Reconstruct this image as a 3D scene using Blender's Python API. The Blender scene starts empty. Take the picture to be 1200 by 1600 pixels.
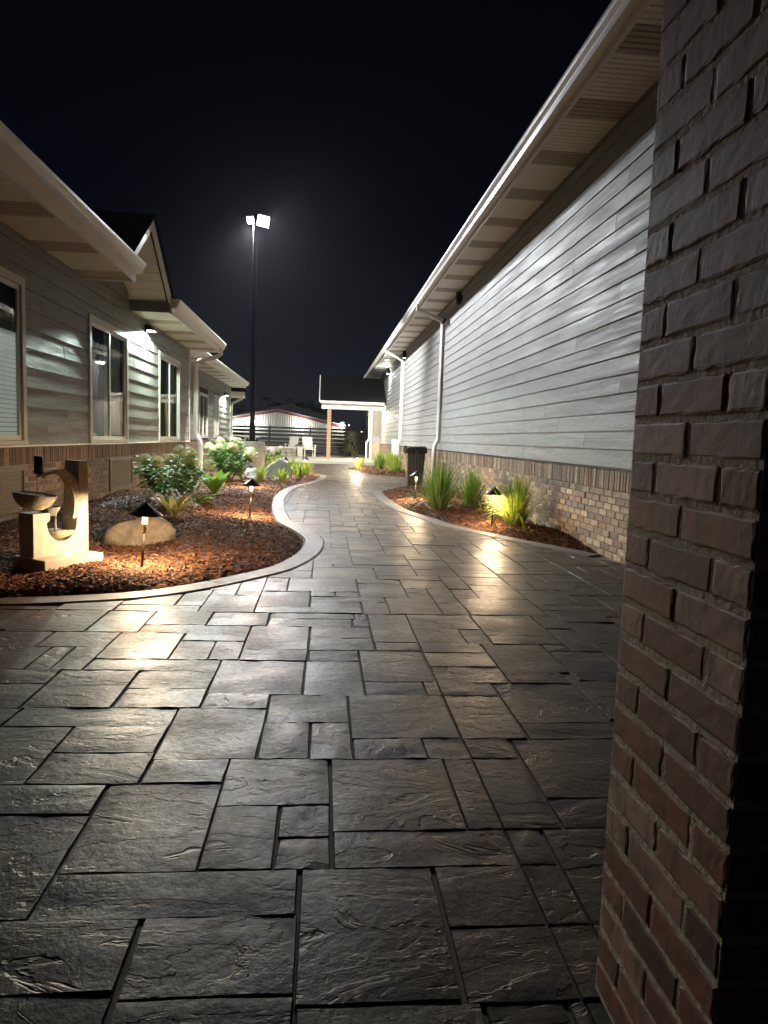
import bpy, math, random
from mathutils import Vector, Matrix
import numpy as np
random.seed(11); rng = np.random.default_rng(5)
S = bpy.context.scene; COL = S.collection
PI = math.pi

# ---------------------------------------------------------------- camera
CAMH = 1.1
Mx = [[0.9957966791547695, 0.024817201440054816, 0.0881650741337928], [-0.08512524726608602, -0.10449236701445479, 0.9908758941025886], [0.03380334395028325, -0.9942159985377426, -0.10194058166097851]]
cd = bpy.data.cameras.new("camera"); cam = bpy.data.objects.new("camera", cd); COL.objects.link(cam)
cam.matrix_world = Matrix(((Mx[0][0], -Mx[0][1], -Mx[0][2], 0), (Mx[1][0], -Mx[1][1], -Mx[1][2], 0), (Mx[2][0], -Mx[2][1], -Mx[2][2], CAMH), (0, 0, 0, 1)))
cd.lens = 24.75; cd.sensor_width = 36; cd.sensor_fit = 'AUTO'; cd.clip_end = 2000; cd.clip_start = 0.05
S.camera = cam

# ---------------------------------------------------------------- night sky
W = bpy.data.worlds.new("World"); S.world = W; W.use_nodes = True
nt = W.node_tree; nt.nodes.clear()
out = nt.nodes.new('ShaderNodeOutputWorld'); bg = nt.nodes.new('ShaderNodeBackground')
tc = nt.nodes.new('ShaderNodeTexCoord'); sx = nt.nodes.new('ShaderNodeSeparateXYZ'); rp = nt.nodes.new('ShaderNodeValToRGB')
nt.links.new(tc.outputs['Generated'], sx.inputs[0]); nt.links.new(sx.outputs[2], rp.inputs[0])
nt.links.new(rp.outputs[0], bg.inputs[0]); nt.links.new(bg.outputs[0], out.inputs[0])
e = rp.color_ramp.elements
e[0].position = 0.0; e[0].color = (0.01000, 0.01096, 0.01440, 1)
e[1].position = 0.60; e[1].color = (0.00032, 0.00038, 0.00080, 1)
k = rp.color_ramp.elements.new(0.10); k.color = (0.00496, 0.00576, 0.00864, 1)
k = rp.color_ramp.elements.new(0.26); k.color = (0.00112, 0.00136, 0.00280, 1)
bg.inputs[1].default_value = 1.0
S.view_settings.view_transform = 'Standard'; S.view_settings.look = 'None'
S.view_settings.exposure = 0.82; S.view_settings.gamma = 1.0; S.view_settings.use_curve_mapping = False
S.cycles.use_denoising = True
S.cycles.sample_clamp_indirect = 10.0
S.cycles.max_bounces = 8; S.cycles.diffuse_bounces = 6; S.cycles.glossy_bounces = 3; S.cycles.transmission_bounces = 4; S.cycles.transparent_max_bounces = 8
S.cycles.caustics_reflective = False; S.cycles.caustics_refractive = False

# ---------------------------------------------------------------- lamp powers (lamps the place has, plus an added rear pole head)
P_POLE = 2100.0     # flood head aimed down the path towards the buildings
P_POLE2 = 13000.0     # second head of the pole, aimed down the far path
P_POLE_FILL = 6500.0     # rear head, added to brighten the far patio and wall
P_PATH = 300.0         # each path light
P_SCONCE = 680.0
P_BARN = 110.0

# ---------------------------------------------------------------- helpers
class MB:
    def __init__(s): s.v = []; s.f = []
    def add(s, vs, fs):
        o = len(s.v); s.v += [tuple(p) for p in vs]; s.f += [tuple(o + i for i in f) for f in fs]; return s
    def box(s, x0, x1, y0, y1, z0, z1, m=None):
        vs = [(x0,y0,z0),(x1,y0,z0),(x1,y1,z0),(x0,y1,z0),(x0,y0,z1),(x1,y0,z1),(x1,y1,z1),(x0,y1,z1)]
        if m is not None: vs = [tuple(m @ Vector(p)) for p in vs]
        return s.add(vs, [(0,3,2,1),(4,5,6,7),(0,1,5,4),(1,2,6,5),(2,3,7,6),(3,0,4,7)])
    def cbox(s, x0, x1, y0, y1, z0, z1, c=0.004, m=None):
        # box with chamfered edges: 24 vertices
        vs = []; idx = {}
        X = (x0, x1); Y = (y0, y1); Z = (z0, z1); sg = (1, -1)
        for i in (0,1):
            for j in (0,1):
                for k in (0,1):
                    a, b, d = X[i]+sg[i]*c, Y[j]+sg[j]*c, Z[k]+sg[k]*c
                    for ax, p in ((0,(X[i],b,d)),(1,(a,Y[j],d)),(2,(a,b,Z[k]))):
                        idx[(i,j,k,ax)] = len(vs); vs.append(p)
        F = []
        for i in (0,1):
            F.append([idx[(i,0,0,0)],idx[(i,1,0,0)],idx[(i,1,1,0)],idx[(i,0,1,0)]])
            F.append([idx[(0,i,0,1)],idx[(1,i,0,1)],idx[(1,i,1,1)],idx[(0,i,1,1)]])
            F.append([idx[(0,0,i,2)],idx[(1,0,i,2)],idx[(1,1,i,2)],idx[(0,1,i,2)]])
        for i in (0,1):
            for j in (0,1):
                F.append([idx[(i,j,0,0)],idx[(i,j,1,0)],idx[(i,j,1,1)],idx[(i,j,0,1)]])
                F.append([idx[(i,0,j,0)],idx[(i,1,j,0)],idx[(i,1,j,2)],idx[(i,0,j,2)]])
                F.append([idx[(0,i,j,1)],idx[(1,i,j,1)],idx[(1,i,j,2)],idx[(0,i,j,2)]])
                for k in (0,1): F.append([idx[(i,j,k,0)],idx[(i,j,k,1)],idx[(i,j,k,2)]])
        ctr = Vector(((x0+x1)/2,(y0+y1)/2,(z0+z1)/2)); G = []
        for f in F:
            p = [Vector(vs[q]) for q in f]; n = (p[1]-p[0]).cross(p[2]-p[0])
            G.append(f if n.dot(sum(p, Vector())/len(p)-ctr) > 0 else f[::-1])
        if m is not None: vs = [tuple(m @ Vector(p)) for p in vs]
        return s.add(vs, G)
    def prism(s, poly, off):
        n = len(poly); off = Vector(off)
        vs = [Vector(p) for p in poly] + [Vector(p)+off for p in poly]
        fs = [tuple(range(n))[::-1], tuple(range(n, 2*n))] + [(i,(i+1)%n,n+(i+1)%n,n+i) for i in range(n)]
        return s.add(vs, fs)
    def tube(s, pts, r, n=10, caps=True, sq=None):
        pts = [Vector(p) for p in pts]; o = len(s.v); rr = r if isinstance(r, (list, tuple)) else [r]*len(pts)
        prev = None; vs = []
        for i, p in enumerate(pts):
            t = (pts[min(i+1,len(pts)-1)]-pts[max(i-1,0)]).normalized()
            if prev is None:
                a = Vector((0,0,1)) if abs(t.z) < .9 else Vector((0,1,0)); u = t.cross(a).normalized()
            else: u = (prev - t*prev.dot(t)).normalized()
            prev = u; w = t.cross(u)
            for q in range(n):
                an = 2*PI*q/n + PI/n
                c_, s_ = math.cos(an), math.sin(an)
                if sq: vs.append(p + u*(sq[0]*(1 if c_>0 else -1)) + w*(sq[1]*(1 if s_>0 else -1)))
                else: vs.append(p + u*rr[i]*c_ + w*rr[i]*s_)
        fs = []
        for i in range(len(pts)-1):
            for q in range(n): fs.append((i*n+q, i*n+(q+1)%n, (i+1)*n+(q+1)%n, (i+1)*n+q))
        if caps: fs += [tuple(range(n))[::-1], tuple(range((len(pts)-1)*n, len(pts)*n))]
        return s.add(vs, fs)
    def lathe(s, prof, n=20, c=(0,0,0), m=None):
        vs = []; fs = []
        for r, z in prof:
            for q in range(n): vs.append(Vector((c[0]+r*math.cos(2*PI*q/n), c[1]+r*math.sin(2*PI*q/n), c[2]+z)))
        for i in range(len(prof)-1):
            for q in range(n): fs.append((i*n+q, i*n+(q+1)%n, (i+1)*n+(q+1)%n, (i+1)*n+q))
        fs += [tuple(range(n))[::-1], tuple(range((len(prof)-1)*n, len(prof)*n))]
        if m is not None: vs = [m @ p for p in vs]
        return s.add(vs, fs)
    def leaf(s, base, d, L, w, droop=0.4, segs=3, fold=0.25, shape=None, side=None):
        # a bent, folded blade: base point, start direction, length, width
        p = Vector(base); d = Vector(d).normalized(); o = []
        sd = side or d.cross(Vector((0,0,1)))
        if sd.length < 1e-3: sd = Vector((1,0,0))
        sd = sd.normalized(); sh = shape or [0.25, 1.0, 0.8, 0.05]
        for i in range(segs+1):
            ww = w*sh[min(i*(len(sh)-1)//segs, len(sh)-1)]*.5
            nrm = sd.cross(d).normalized()
            o += [p - sd*ww + nrm*ww*fold, p.copy(), p + sd*ww + nrm*ww*fold]
            p = p + d*(L/segs); d = (d + Vector((0,0,-droop/segs))).normalized()
        fs = []
        for i in range(segs):
            a = i*3; fs += [(a,a+1,a+4,a+3),(a+1,a+2,a+5,a+4)]
        return s.add(o, fs)
    def mesh(s, name, mat, smooth=False):
        me = bpy.data.meshes.new(name); me.from_pydata([tuple(p) for p in s.v], [], s.f)
        if mat: me.materials.append(mat)
        if smooth:
            me.polygons.foreach_set('use_smooth', [True]*len(me.polygons))
        me.update(); return me
    def build(s, name, mat, parent=None, smooth=False, sharp=None):
        me = s.mesh(name, mat, smooth)
        if sharp is not None: 
            me.polygons.foreach_set('use_smooth', [True]*len(me.polygons)); me.set_sharp_from_angle(angle=math.radians(sharp))
        return link(name, me, parent)

def link(name, data, parent=None, loc=None, rot=None):
    """new object; data is in world coordinates unless loc is given; the parent keeps it where it stands"""
    o = bpy.data.objects.new(name, data); COL.objects.link(o)
    if loc is not None: o.location = loc
    if rot is not None: o.rotation_euler = rot
    if parent is not None:
        o.parent = parent; o.matrix_parent_inverse = pinv(parent)
    return o
def pinv(p):
    chain = []; w = Matrix.Identity(4)
    while p is not None: chain.append(p); p = p.parent
    for q in reversed(chain): w = w @ (q.matrix_parent_inverse if q.parent else Matrix.Identity(4)) @ q.matrix_basis
    return w.inverted()
def tag(o, label=None, cat=None, group=None, kind=None):
    if label: o['label'] = label
    if cat: o['category'] = cat
    if group: o['group'] = group
    if kind: o['kind'] = kind
    return o
def thing(name, label, cat, loc=(0,0,0), rot=(0,0,0), group=None):
    o = bpy.data.objects.new(name, None); COL.objects.link(o); o.location = loc; o.rotation_euler = rot
    o.empty_display_size = .2
    return tag(o, label, cat, group)
def local(name, me, parent, loc=(0,0,0), rot=(0,0,0)):
    """child in the parent's own coordinates"""
    o = bpy.data.objects.new(name, me); COL.objects.link(o); o.parent = parent; o.location = loc; o.rotation_euler = rot; return o
def copy_tree(o, parent=None):
    c = o.copy(); COL.objects.link(c)
    if parent is not None: c.parent = parent
    for ch in o.children: copy_tree(ch, c)
    return c
def lamp(kind, name, parent, loc, power, color, target=None, **kw):
    L = bpy.data.lights.new(name, kind); L.energy = power; L.color = color
    for a, b in kw.items(): setattr(L, a, b)
    o = bpy.data.objects.new(name, L); COL.objects.link(o); o.location = loc
    if target is not None: o.rotation_euler = (Vector(target)-Vector(loc)).to_track_quat('-Z', 'Y').to_euler()
    if parent is not None: o.parent = parent; o.matrix_parent_inverse = pinv(parent)
    return o

# ---------------------------------------------------------------- materials
class NT:
    def __init__(s, name):
        s.m = bpy.data.materials.new(name); s.m.use_nodes = True; s.t = s.m.node_tree
        s.b = s.t.nodes['Principled BSDF']; s.o = s.t.nodes['Material Output']
    def n(s, t, **kw):
        x = s.t.nodes.new(t)
        for a, b in kw.items(): setattr(x, a, b)
        return x
    def l(s, a, b): s.t.links.new(a, b)
    def coord(s, kind='Object', scale=(1,1,1), loc=None):
        c = s.n('ShaderNodeTexCoord'); m = s.n('ShaderNodeMapping'); m.inputs['Scale'].default_value = scale
        if kind == 'World':
            g = s.n('ShaderNodeNewGeometry'); s.l(g.outputs['Position'], m.inputs['Vector'])
        else: s.l(c.outputs[kind], m.inputs['Vector'])
        return m
    def offset_random(s, m, amount=37.0, island=False):
        r = s.rand(island); mu = s.n('ShaderNodeMath', operation='MULTIPLY'); mu.inputs[1].default_value = amount
        s.l(r, mu.inputs[0]); cx = s.n('ShaderNodeCombineXYZ'); s.l(mu.outputs[0], cx.inputs[0]); s.l(mu.outputs[0], cx.inputs[1])
        s.l(cx.outputs[0], m.inputs['Location'])
    def rand(s, island=False):
        if island: return s.n('ShaderNodeNewGeometry').outputs['Random Per Island']
        return s.n('ShaderNodeObjectInfo').outputs['Random']
    def noise(s, vec, scale, detail=4, rough=.55, dist=0.0):
        x = s.n('ShaderNodeTexNoise'); x.inputs['Scale'].default_value = scale; x.inputs['Detail'].default_value = detail
        x.inputs['Roughness'].default_value = rough; x.inputs['Distortion'].default_value = dist
        s.l(vec.outputs[0], x.inputs['Vector']); return x.outputs['Fac']
    def ramp(s, fac, stops, interp='LINEAR'):
        r = s.n('ShaderNodeValToRGB'); r.color_ramp.interpolation = interp; el = r.color_ramp.elements
        while len(el) < len(stops): el.new(0.5)
        for q, (p, c) in zip(el, stops):
            q.position = p; q.color = (c, c, c, 1) if not isinstance(c, tuple) else tuple(c)+(1,)
        s.l(fac, r.inputs[0]); return r.outputs[0]
    def mix(s, fac, a, b, mode='MIX'):
        x = s.n('ShaderNodeMix', data_type='RGBA', blend_type=mode)
        if isinstance(fac, float): x.inputs[0].default_value = fac
        else: s.l(fac, x.inputs[0])
        for i, c in ((6, a), (7, b)):
            if isinstance(c, tuple): x.inputs[i].default_value = tuple(c)+(1,)
            else: s.l(c, x.inputs[i])
        return x.outputs[2]
    def math(s, op, a, b):
        x = s.n('ShaderNodeMath', operation=op)
        for i, c in ((0, a), (1, b)):
            if isinstance(c, (int, float)): x.inputs[i].default_value = c
            else: s.l(c, x.inputs[i])
        return x.outputs[0]
    def bump(s, h, strength=.5, dist=.01, prev=None):
        b = s.n('ShaderNodeBump'); b.inputs['Strength'].default_value = strength; b.inputs['Distance'].default_value = dist
        s.l(h, b.inputs['Height'])
        if prev is not None: s.l(prev, b.inputs['Normal'])
        return b.outputs[0]
    def fin(s, col=None, rough=None, normal=None, metal=0.0, spec=None):
        if col is not None:
            if isinstance(col, tuple): s.b.inputs['Base Color'].default_value = tuple(col)+(1,)
            else: s.l(col, s.b.inputs['Base Color'])
        if rough is not None:
            if isinstance(rough, float): s.b.inputs['Roughness'].default_value = rough
            else: s.l(rough, s.b.inputs['Roughness'])
        if normal is not None: s.l(normal, s.b.inputs['Normal'])
        s.b.inputs['Metallic'].default_value = metal
        if spec is not None: s.b.inputs['Specular IOR Level'].default_value = spec
        return s.m

def m_brick(name, cols, island=False, glaze=.75, smear=None, big=False):
    t = NT(name); r = t.rand(island)
    v = t.coord('World' if island else 'Object'); t.offset_random(v, 41.0, island)
    n = len(cols); base = t.ramp(r, [(i/n, c) for i, c in enumerate(cols)], 'CONSTANT')
    n1 = t.noise(v, 22 if not big else 14, 5, .65); n2 = t.noise(v, 120, 3, .6)
    col = t.mix(t.ramp(n1, [(.42, .0), (.66, .6)]), base, (.075,.055,.046))
    if smear:
        sv = t.coord('Object', (1, 5, 1.7)); t.offset_random(sv, 23.0, island)
        n3 = t.noise(sv, 7, 4, .6)
        col = t.mix(t.ramp(n3, [(.52, 0.), (.64, .65)]), col, smear)
    nb = t.bump(n1, .35 if big else .6, .004); nb = t.bump(n2, .35, .0012, nb)
    return t.fin(col, glaze, nb)
def m_plain(name, col, rough=.5, metal=0., nscale=30., amt=.15, bump=.15, bdist=.002, stretch=(1,1,1), spec=None):
    t = NT(name); v = t.coord('World', stretch); n = t.noise(v, nscale, 5, .6)
    dark = tuple(c*(1-amt*1.6) for c in col); lite = tuple(min(1, c*(1+amt)) for c in col)
    c = t.mix(n, dark, lite); rr = t.ramp(n, [(.3, max(.02, rough-.1)), (.75, min(1., rough+.12))])
    return t.fin(c, rr, t.bump(n, bump, bdist), metal, spec)
def m_siding(name, col, rough, wave):
    # wood-grained cement board: long streaks along the plank, faint waves that catch the light
    t = NT(name); v = t.coord('World', (1, .09, 1)); t.offset_random(v, 9.0)
    g = t.noise(v, 75, 6, .65, .4); v2 = t.coord('World', (1, .07, 1)); t.offset_random(v2, 17.0); g2 = t.noise(v2, 14, 4, .62)
    v3 = t.coord('World', (1, .3, 1)); t.offset_random(v3, 5.0); g3 = t.noise(v3, 26, 4, .7)
    r = t.rand()
    c = t.mix(t.ramp(g, [(.3, 0.), (.7, 1.)]), tuple(x*.66 for x in col), tuple(x*1.2 for x in col))
    c = t.mix(t.ramp(r, [(0, 0.), (1, .3)]), c, tuple(x*.78 for x in col))
    c = t.mix(t.ramp(g2, [(.45, 0.), (.70, .55)]), c, tuple(x*.72 for x in col))
    rr = t.ramp(g2, [(.3, rough-.1), (.7, rough+.18)])
    b = t.bump(g, .8, .0030); b = t.bump(g2, .7, wave, b); b = t.bump(g3, .8, .0040, b)
    return t.fin(c, rr, b)
def m_stone_paving(name, island=False):
    t = NT(name); r = t.rand(island)
    v = t.coord('World'); t.offset_random(v, 31.0, island)
    vs = t.coord('World', (1, 2.6, 1)); t.offset_random(vs, 53.0, island)
    n1 = t.noise(v, 2.4, 4, .52, .4); n2 = t.noise(v, 34, 5, .68); n3 = t.noise(vs, 2.3, 5, .60, .9); n4 = t.noise(v, 170, 2, .6)
    ledge = t.math('MULTIPLY', t.ramp(n3, [(.36, 0.), (.385, .45), (.50, .5), (.512, .85), (.64, .9), (.66, 1.)]), t.math('ADD', t.math('MULTIPLY', t.rand(island), 1.3), .25))
    base = t.ramp(r, [(0, (.092,.069,.048)), (.25, (.053,.045,.036)), (.5, (.108,.075,.049)), (.75, (.068,.054,.041)), (1, (.122,.087,.058))])
    c = t.mix(t.ramp(n2, [(.35, 0.), (.7, .6)]), base, (.024,.021,.018))
    c = t.mix(t.ramp(n1, [(.35, 0.), (.7, .55)]), c, (.032,.027,.022))
    rr = t.math('ADD', t.ramp(n2, [(.3, .31), (.7, .46)]), t.ramp(n1, [(.40, 0.), (.62, .16)]))
    b = t.bump(n1, .5, .010); b = t.bump(ledge, .75, .010, b); b = t.bump(n2, .6, .0055, b); b = t.bump(n4, .4, .0012, b)
    return t.fin(c, rr, b, 0., .10)
def m_emit(name, col, strength):
    t = NT(name); t.b.inputs['Emission Color'].default_value = tuple(col)+(1,); t.b.inputs['Emission Strength'].default_value = strength
    return t.fin(tuple(col), .4)
def m_leaf(name, cols, rough=.5, trans=.25, island=True):
    t = NT(name); r = t.rand(island); v = t.coord('World'); n = t.noise(v, 40, 3, .5)
    c = t.ramp(r, [(i/(len(cols)-1), q) for i, q in enumerate(cols)]); c = t.mix(t.ramp(n, [(.3, 0.), (.8, .35)]), c, tuple(x*.5 for x in cols[0]))
    t.fin(c, rough, spec=.22); tl = t.n('ShaderNodeBsdfTranslucent'); t.l(c, tl.inputs[0]); mx = t.n('ShaderNodeMixShader'); mx.inputs[0].default_value = trans
    t.l(t.b.outputs[0], mx.inputs[1]); t.l(tl.outputs[0], mx.inputs[2]); t.l(mx.outputs[0], t.o.inputs[0]); return t.m

RED = [(.205,.120,.080), (.140,.092,.068), (.260,.160,.100), (.105,.078,.062), (.200,.110,.070), (.290,.205,.135), (.155,.110,.083)]
MIXB = [(.270,.185,.120), (.140,.105,.080), (.330,.245,.155), (.210,.135,.088), (.460,.375,.245), (.250,.130,.078), (.120,.098,.080), (.300,.205,.135)]
M = {}
M['brick_r'] = m_brick('brick_mixed', MIXB); M['brick_r_s'] = m_brick('brick_mixed_far', MIXB, True)
M['brick_l'] = m_brick('brick_brown', RED); M['brick_l_s'] = m_brick('brick_brown_far', RED, True)
PIL = [(.270,.135,.105), (.185,.062,.044), (.320,.190,.158), (.095,.044,.036), (.225,.100,.076), (.190,.076,.055), (.370,.255,.218), (.215,.075,.050)]
M['brick_p'] = m_brick('brick_tumbled', PIL, False, .68, (.055,.042,.035), True)
M['mortar'] = m_plain('mortar', (.235,.205,.175), .95, 0, 90, .25, .8, .004)
M['mortar_dark'] = m_plain('mortar_dark', (.46,.39,.31), .95, 0, 70, .35, .9, .006)
M['side_l'] = m_siding('siding_taupe', (.185,.172,.142), .50, .005)
M['side_r'] = m_siding('siding_grey', (.300,.298,.290), .60, .0045)
M['frieze'] = m_siding('frieze_taupe', (.165,.150,.120), .55, .004)
M['soffit'] = m_plain('soffit_cream', (.88,.85,.77), .5, 0, 8, .06, .06, .002)
M['vent'] = m_plain('soffit_vented', (.50,.44,.36), .6, 0, 160, .3, .5, .003)
M['trim'] = m_plain('trim_cream', (.82,.78,.70), .38, 0, 12, .06, .08, .002)
M['white'] = m_plain('downspout_white', (.74,.72,.67), .35, 0, 14, .06, .08, .002)
M['wtrim'] = m_plain('window_trim', (.52,.47,.39), .5, 0, 18, .08, .12, .002)
M['vinyl'] = m_plain('window_vinyl', (.66,.63,.56), .35, 0, 18, .05, .05, .001)
M['shingle'] = m_plain('shingle_black', (.012,.0115,.0115), .95, 0, 60, .4, .9, .008, spec=.0)
M['black'] = m_plain('black_metal', (.009,.009,.010), .6, 0, 40, .2, .1, .001, spec=.2)
M['bronze'] = m_plain('bronze_metal', (.035,.028,.022), .35, .8, 40, .25, .12, .001)
M['brass'] = m_plain('aged_brass', (.42,.30,.15), .38, .85, 60, .25, .2, .001)
M['concrete'] = m_plain('concrete', (.27,.25,.22), .85, 0, 9, .25, .5, .006)
M['border'] = m_plain('border_concrete', (.066,.053,.040), .66, 0, 14, .3, .6, .006)
M['patio'] = m_plain('patio_concrete', (.42,.38,.32), .7, 0, 3, .15, .3, .004)
M['base'] = m_plain('joint_bed', (.085,.072,.058), .9, 0, 40, .3, .6, .004)
M['soil'] = m_plain('mulch_soil', (.042,.022,.013), .95, 0, 45, .5, 1., .02)
M['earth'] = m_plain('earth', (.03,.032,.02), .95, 0, 5, .4, .5, .02)
M['stone_p'] = m_stone_paving('stamped_stone'); M['stone_s'] = m_stone_paving('stamped_stone_far', True)
M['wood'] = m_plain('cedar_post', (.40,.24,.12), .6, 0, 30, .3, .4, .003, (1,1,.08))
M['fence'] = m_plain('fence_black', (.024,.022,.021), .6, 0, 20, .2, .3, .003)
M['barnwall'] = m_plain('barn_white', (.58,.54,.46), .5, 0, 5, .08, .1, .002)
M['red'] = m_plain('barn_red', (.20,.04,.035), .5, 0, 6, .1, .1, .002)
M['barnroof'] = m_plain('barn_roof', (.30,.29,.28), .55, 0, 3, .2, .1, .002)
M['bin'] = m_plain('bin_plastic', (.016,.016,.017), .42, 0, 40, .2, .15, .002)
M['bag'] = m_plain('bin_bag', (.010,.010,.011), .18, 0, 22, .3, .9, .02)
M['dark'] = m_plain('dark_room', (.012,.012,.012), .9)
M['curtain'] = m_plain('curtain_dark', (.10,.10,.09), .9, 0, 30, .25, .3, .004, (1,1,.1))
M['blind'] = m_plain('blind_white', (.74,.77,.74), .5, 0, 12, .05, .05, .001)
M['blind'].node_tree.nodes['Principled BSDF'].inputs['Emission Color'].default_value = (.70,.82,.76,1)   # the blind itself glows, standing in for room light behind it
M['blind'].node_tree.nodes['Principled BSDF'].inputs['Emission Strength'].default_value = .11
M['greycloth'] = m_plain('curtain_grey', (.50,.54,.47), .85, 0, 30, .2, .3, .004, (1,1,.1))  # pale grey-green imitates the lit building reflected in the pane
M['chairw'] = m_plain('chair_white', (.62,.58,.52), .5)
M['grille'] = m_plain('vent_grille', (.150,.130,.105), .5, .2, 30, .2, .2, .002)
M['wall_light_face'] = m_emit('lamp_glass_cool', (.85, 1., .93), 9.)
M['pole_glass'] = m_emit('flood_glass', (.92, .96, 1.), 250.)
M['warm_glass'] = m_emit('path_glass', (1., .78, .50), 1.6)
M['far_glass'] = m_emit('barn_glass', (.95, 1., .97), 60.)
M['led'] = m_emit('fountain_led', (1., .78, .12), 9.)
def m_glass():
    t = NT('window_glass'); gl = t.n('ShaderNodeBsdfGlossy'); gl.inputs['Roughness'].default_value = .03; tr = t.n('ShaderNodeBsdfTransparent')
    tr.inputs[0].default_value = (.72,.78,.74,1); fr = t.n('ShaderNodeFresnel'); fr.inputs[0].default_value = 1.5
    v = t.coord('World'); n = t.noise(v, 1.3, 2, .5); b = t.bump(n, .1, .02); t.l(b, gl.inputs['Normal'])
    mx = t.n('ShaderNodeMixShader'); t.l(fr.outputs[0], mx.inputs[0]); t.l(tr.outputs[0], mx.inputs[1]); t.l(gl.outputs[0], mx.inputs[2]); t.l(mx.outputs[0], t.o.inputs[0]); return t.m
M['glass'] = m_glass()
def m_water():
    t = NT('water'); t.b.inputs['Transmission Weight'].default_value = .85; t.b.inputs['IOR'].default_value = 1.33
    v = t.coord('World'); n = t.noise(v, 60, 2, .5); return t.fin((.85,.88,.9), .04, t.bump(n, .5, .004))
M['water'] = m_water()
def m_chip():
    t = NT('mulch_chip'); r = t.rand(True); v = t.coord('World'); n = t.noise(v, 160, 3, .6)
    c = t.ramp(r, [(0, (.050,.020,.010)), (.3, (.105,.041,.018)), (.6, (.160,.066,.029)), (.88, (.215,.098,.045)), (1, (.31,.18,.10))])
    c = t.mix(t.ramp(n, [(.4, 0.), (.7, .5)]), c, (.04,.02,.012)); return t.fin(c, .9, t.bump(n, .5, .002), 0., .2)
M['chip'] = m_chip()
def m_rock(name, a, b_, sc):
    t = NT(name); v = t.coord('World'); n = t.noise(v, sc, 8, .65, .4); n2 = t.noise(v, sc*9, 4, .7)
    c = t.mix(t.ramp(n, [(.38, 0.), (.62, 1.)]), a, b_); c = t.mix(t.ramp(n2, [(.5, 0.), (.7, .6)]), c, tuple(x*.45 for x in a))
    return t.fin(c, .8, t.bump(n2, .9, .010, t.bump(n, .8, .03)))
M['rock_a'] = m_rock('fieldstone_tan', (.19,.155,.115), (.33,.285,.215), 7.); M['rock_b'] = m_rock('fieldstone_grey', (.15,.155,.15), (.27,.27,.255), 4.)
def m_fountain():
    t = NT('fountain_stone'); v = t.coord('World', (1,1,.35)); n = t.noise(v, 26, 6, .65, .3); v2 = t.coord('World'); n2 = t.noise(v2, 7, 5, .6)
    c = t.mix(t.ramp(n, [(.35, 0.), (.7, 1.)]), (.40,.36,.295), (.29,.255,.205)); c = t.mix(t.ramp(n2, [(.45, 0.), (.7, .5)]), c, (.24,.205,.165))
    return t.fin(c, .62, t.bump(n, .4, .003, t.bump(n2, .3, .005)))
M['fountain'] = m_fountain()
M['bowl'] = m_rock('fountain_bowl', (.52,.46,.34), (.36,.30,.21), 14.)
M['hyd_leaf'] = m_leaf('hydrangea_leaf', [(.075,.190,.038), (.130,.290,.058), (.190,.370,.080)], .62, .3)
M['hyd_flower'] = m_leaf('hydrangea_flower', [(.52,.56,.28), (.68,.69,.44), (.78,.76,.58)], .7, .3)
M['hyd_white'] = m_leaf('hydrangea_white', [(.48,.42,.38), (.60,.56,.50), (.66,.62,.58)], .7, .3)
M['stem'] = m_plain('plant_stem', (.07,.05,.03), .8)
M['hosta'] = m_leaf('hosta_leaf', [(.15,.32,.040), (.24,.42,.06), (.34,.46,.08)], .45, .3, False)
M['hosta_y'] = m_leaf('hosta_yellow', [(.24,.22,.05), (.34,.30,.08), (.40,.36,.12)], .45, .3, False)
M['grass'] = m_leaf('ornamental_grass', [(.070,.180,.026), (.130,.280,.040), (.240,.370,.065), (.50,.46,.18)], .5, .35)
M['grass_y'] = m_leaf('ornamental_grass_lime', [(.17,.30,.035), (.29,.39,.05), (.42,.48,.08), (.56,.54,.20)], .5, .35)
M['silver'] = m_leaf('silver_leaf', [(.16,.155,.15), (.28,.265,.25), (.42,.40,.38)], .6, .2)
M['conifer'] = m_leaf('weeping_needles', [(.16,.19,.09), (.30,.30,.17), (.42,.40,.26)], .6, .2)
M['tree'] = m_leaf('tree_leaf', [(.018,.030,.012), (.035,.055,.020)], .7, .2)

# ---------------------------------------------------------------- ground and path
def struct(o, cat=None): o['kind'] = 'structure'; return o
g = MB().add([(-300,-100,-.06),(300,-100,-.06),(300,500,-.06),(-300,500,-.06)], [(0,1,2,3)]); struct(g.build('ground', M['earth']))

Lc = [(-3.45,4.50),(-2.6,4.60),(-2.05,4.65),(-1.82,4.68),(-1.27,4.87),(-.96,5.13),(-.72,5.43),(-.44,5.86),(-.29,6.31),(-.2,6.8),(-.17,7.3),(-.2,7.72),(-.33,8.28),(-.56,9.1),(-.69,10.04),(-.8,11.36),(-.86,12.81),(-.82,14.5),(-.67,15.87),(-.38,17.1),(-.14,18.9),(-.09,20.2),(-.18,21.0),(-.6,21.9),(-1.6,22.5),(-3.0,22.8),(-4.3,22.9)]
Rc = [(2.86,6.90),(2.53,7.51),(2.19,8.17),(1.82,9.05),(1.6,9.93),(1.40,10.8),(1.30,11.8),(1.25,13.2),(1.25,14.5),(1.36,15.2),(1.87,15.95),(2.86,16.25)]
Fc = [(2.86,20.85),(2.32,21.06),(1.57,21.93),(1.2,23.4),(.95,25.3),(1.0,26.2),(1.5,27.0),(2.86,27.4)]
def spline(P, n=8):
    o = []
    for i in range(len(P)-1):
        p0, p1, p2, p3 = (Vector(P[max(i-1,0)]), Vector(P[i]), Vector(P[i+1]), Vector(P[min(i+2,len(P)-1)]))
        for k in range(n):
            u = k/n; o.append(.5*((2*p1)+(p2-p0)*u+(2*p0-5*p1+4*p2-p3)*u*u+(3*p1-p0-3*p2+p3)*u**3))
    o.append(Vector(P[-1])); return o
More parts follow.
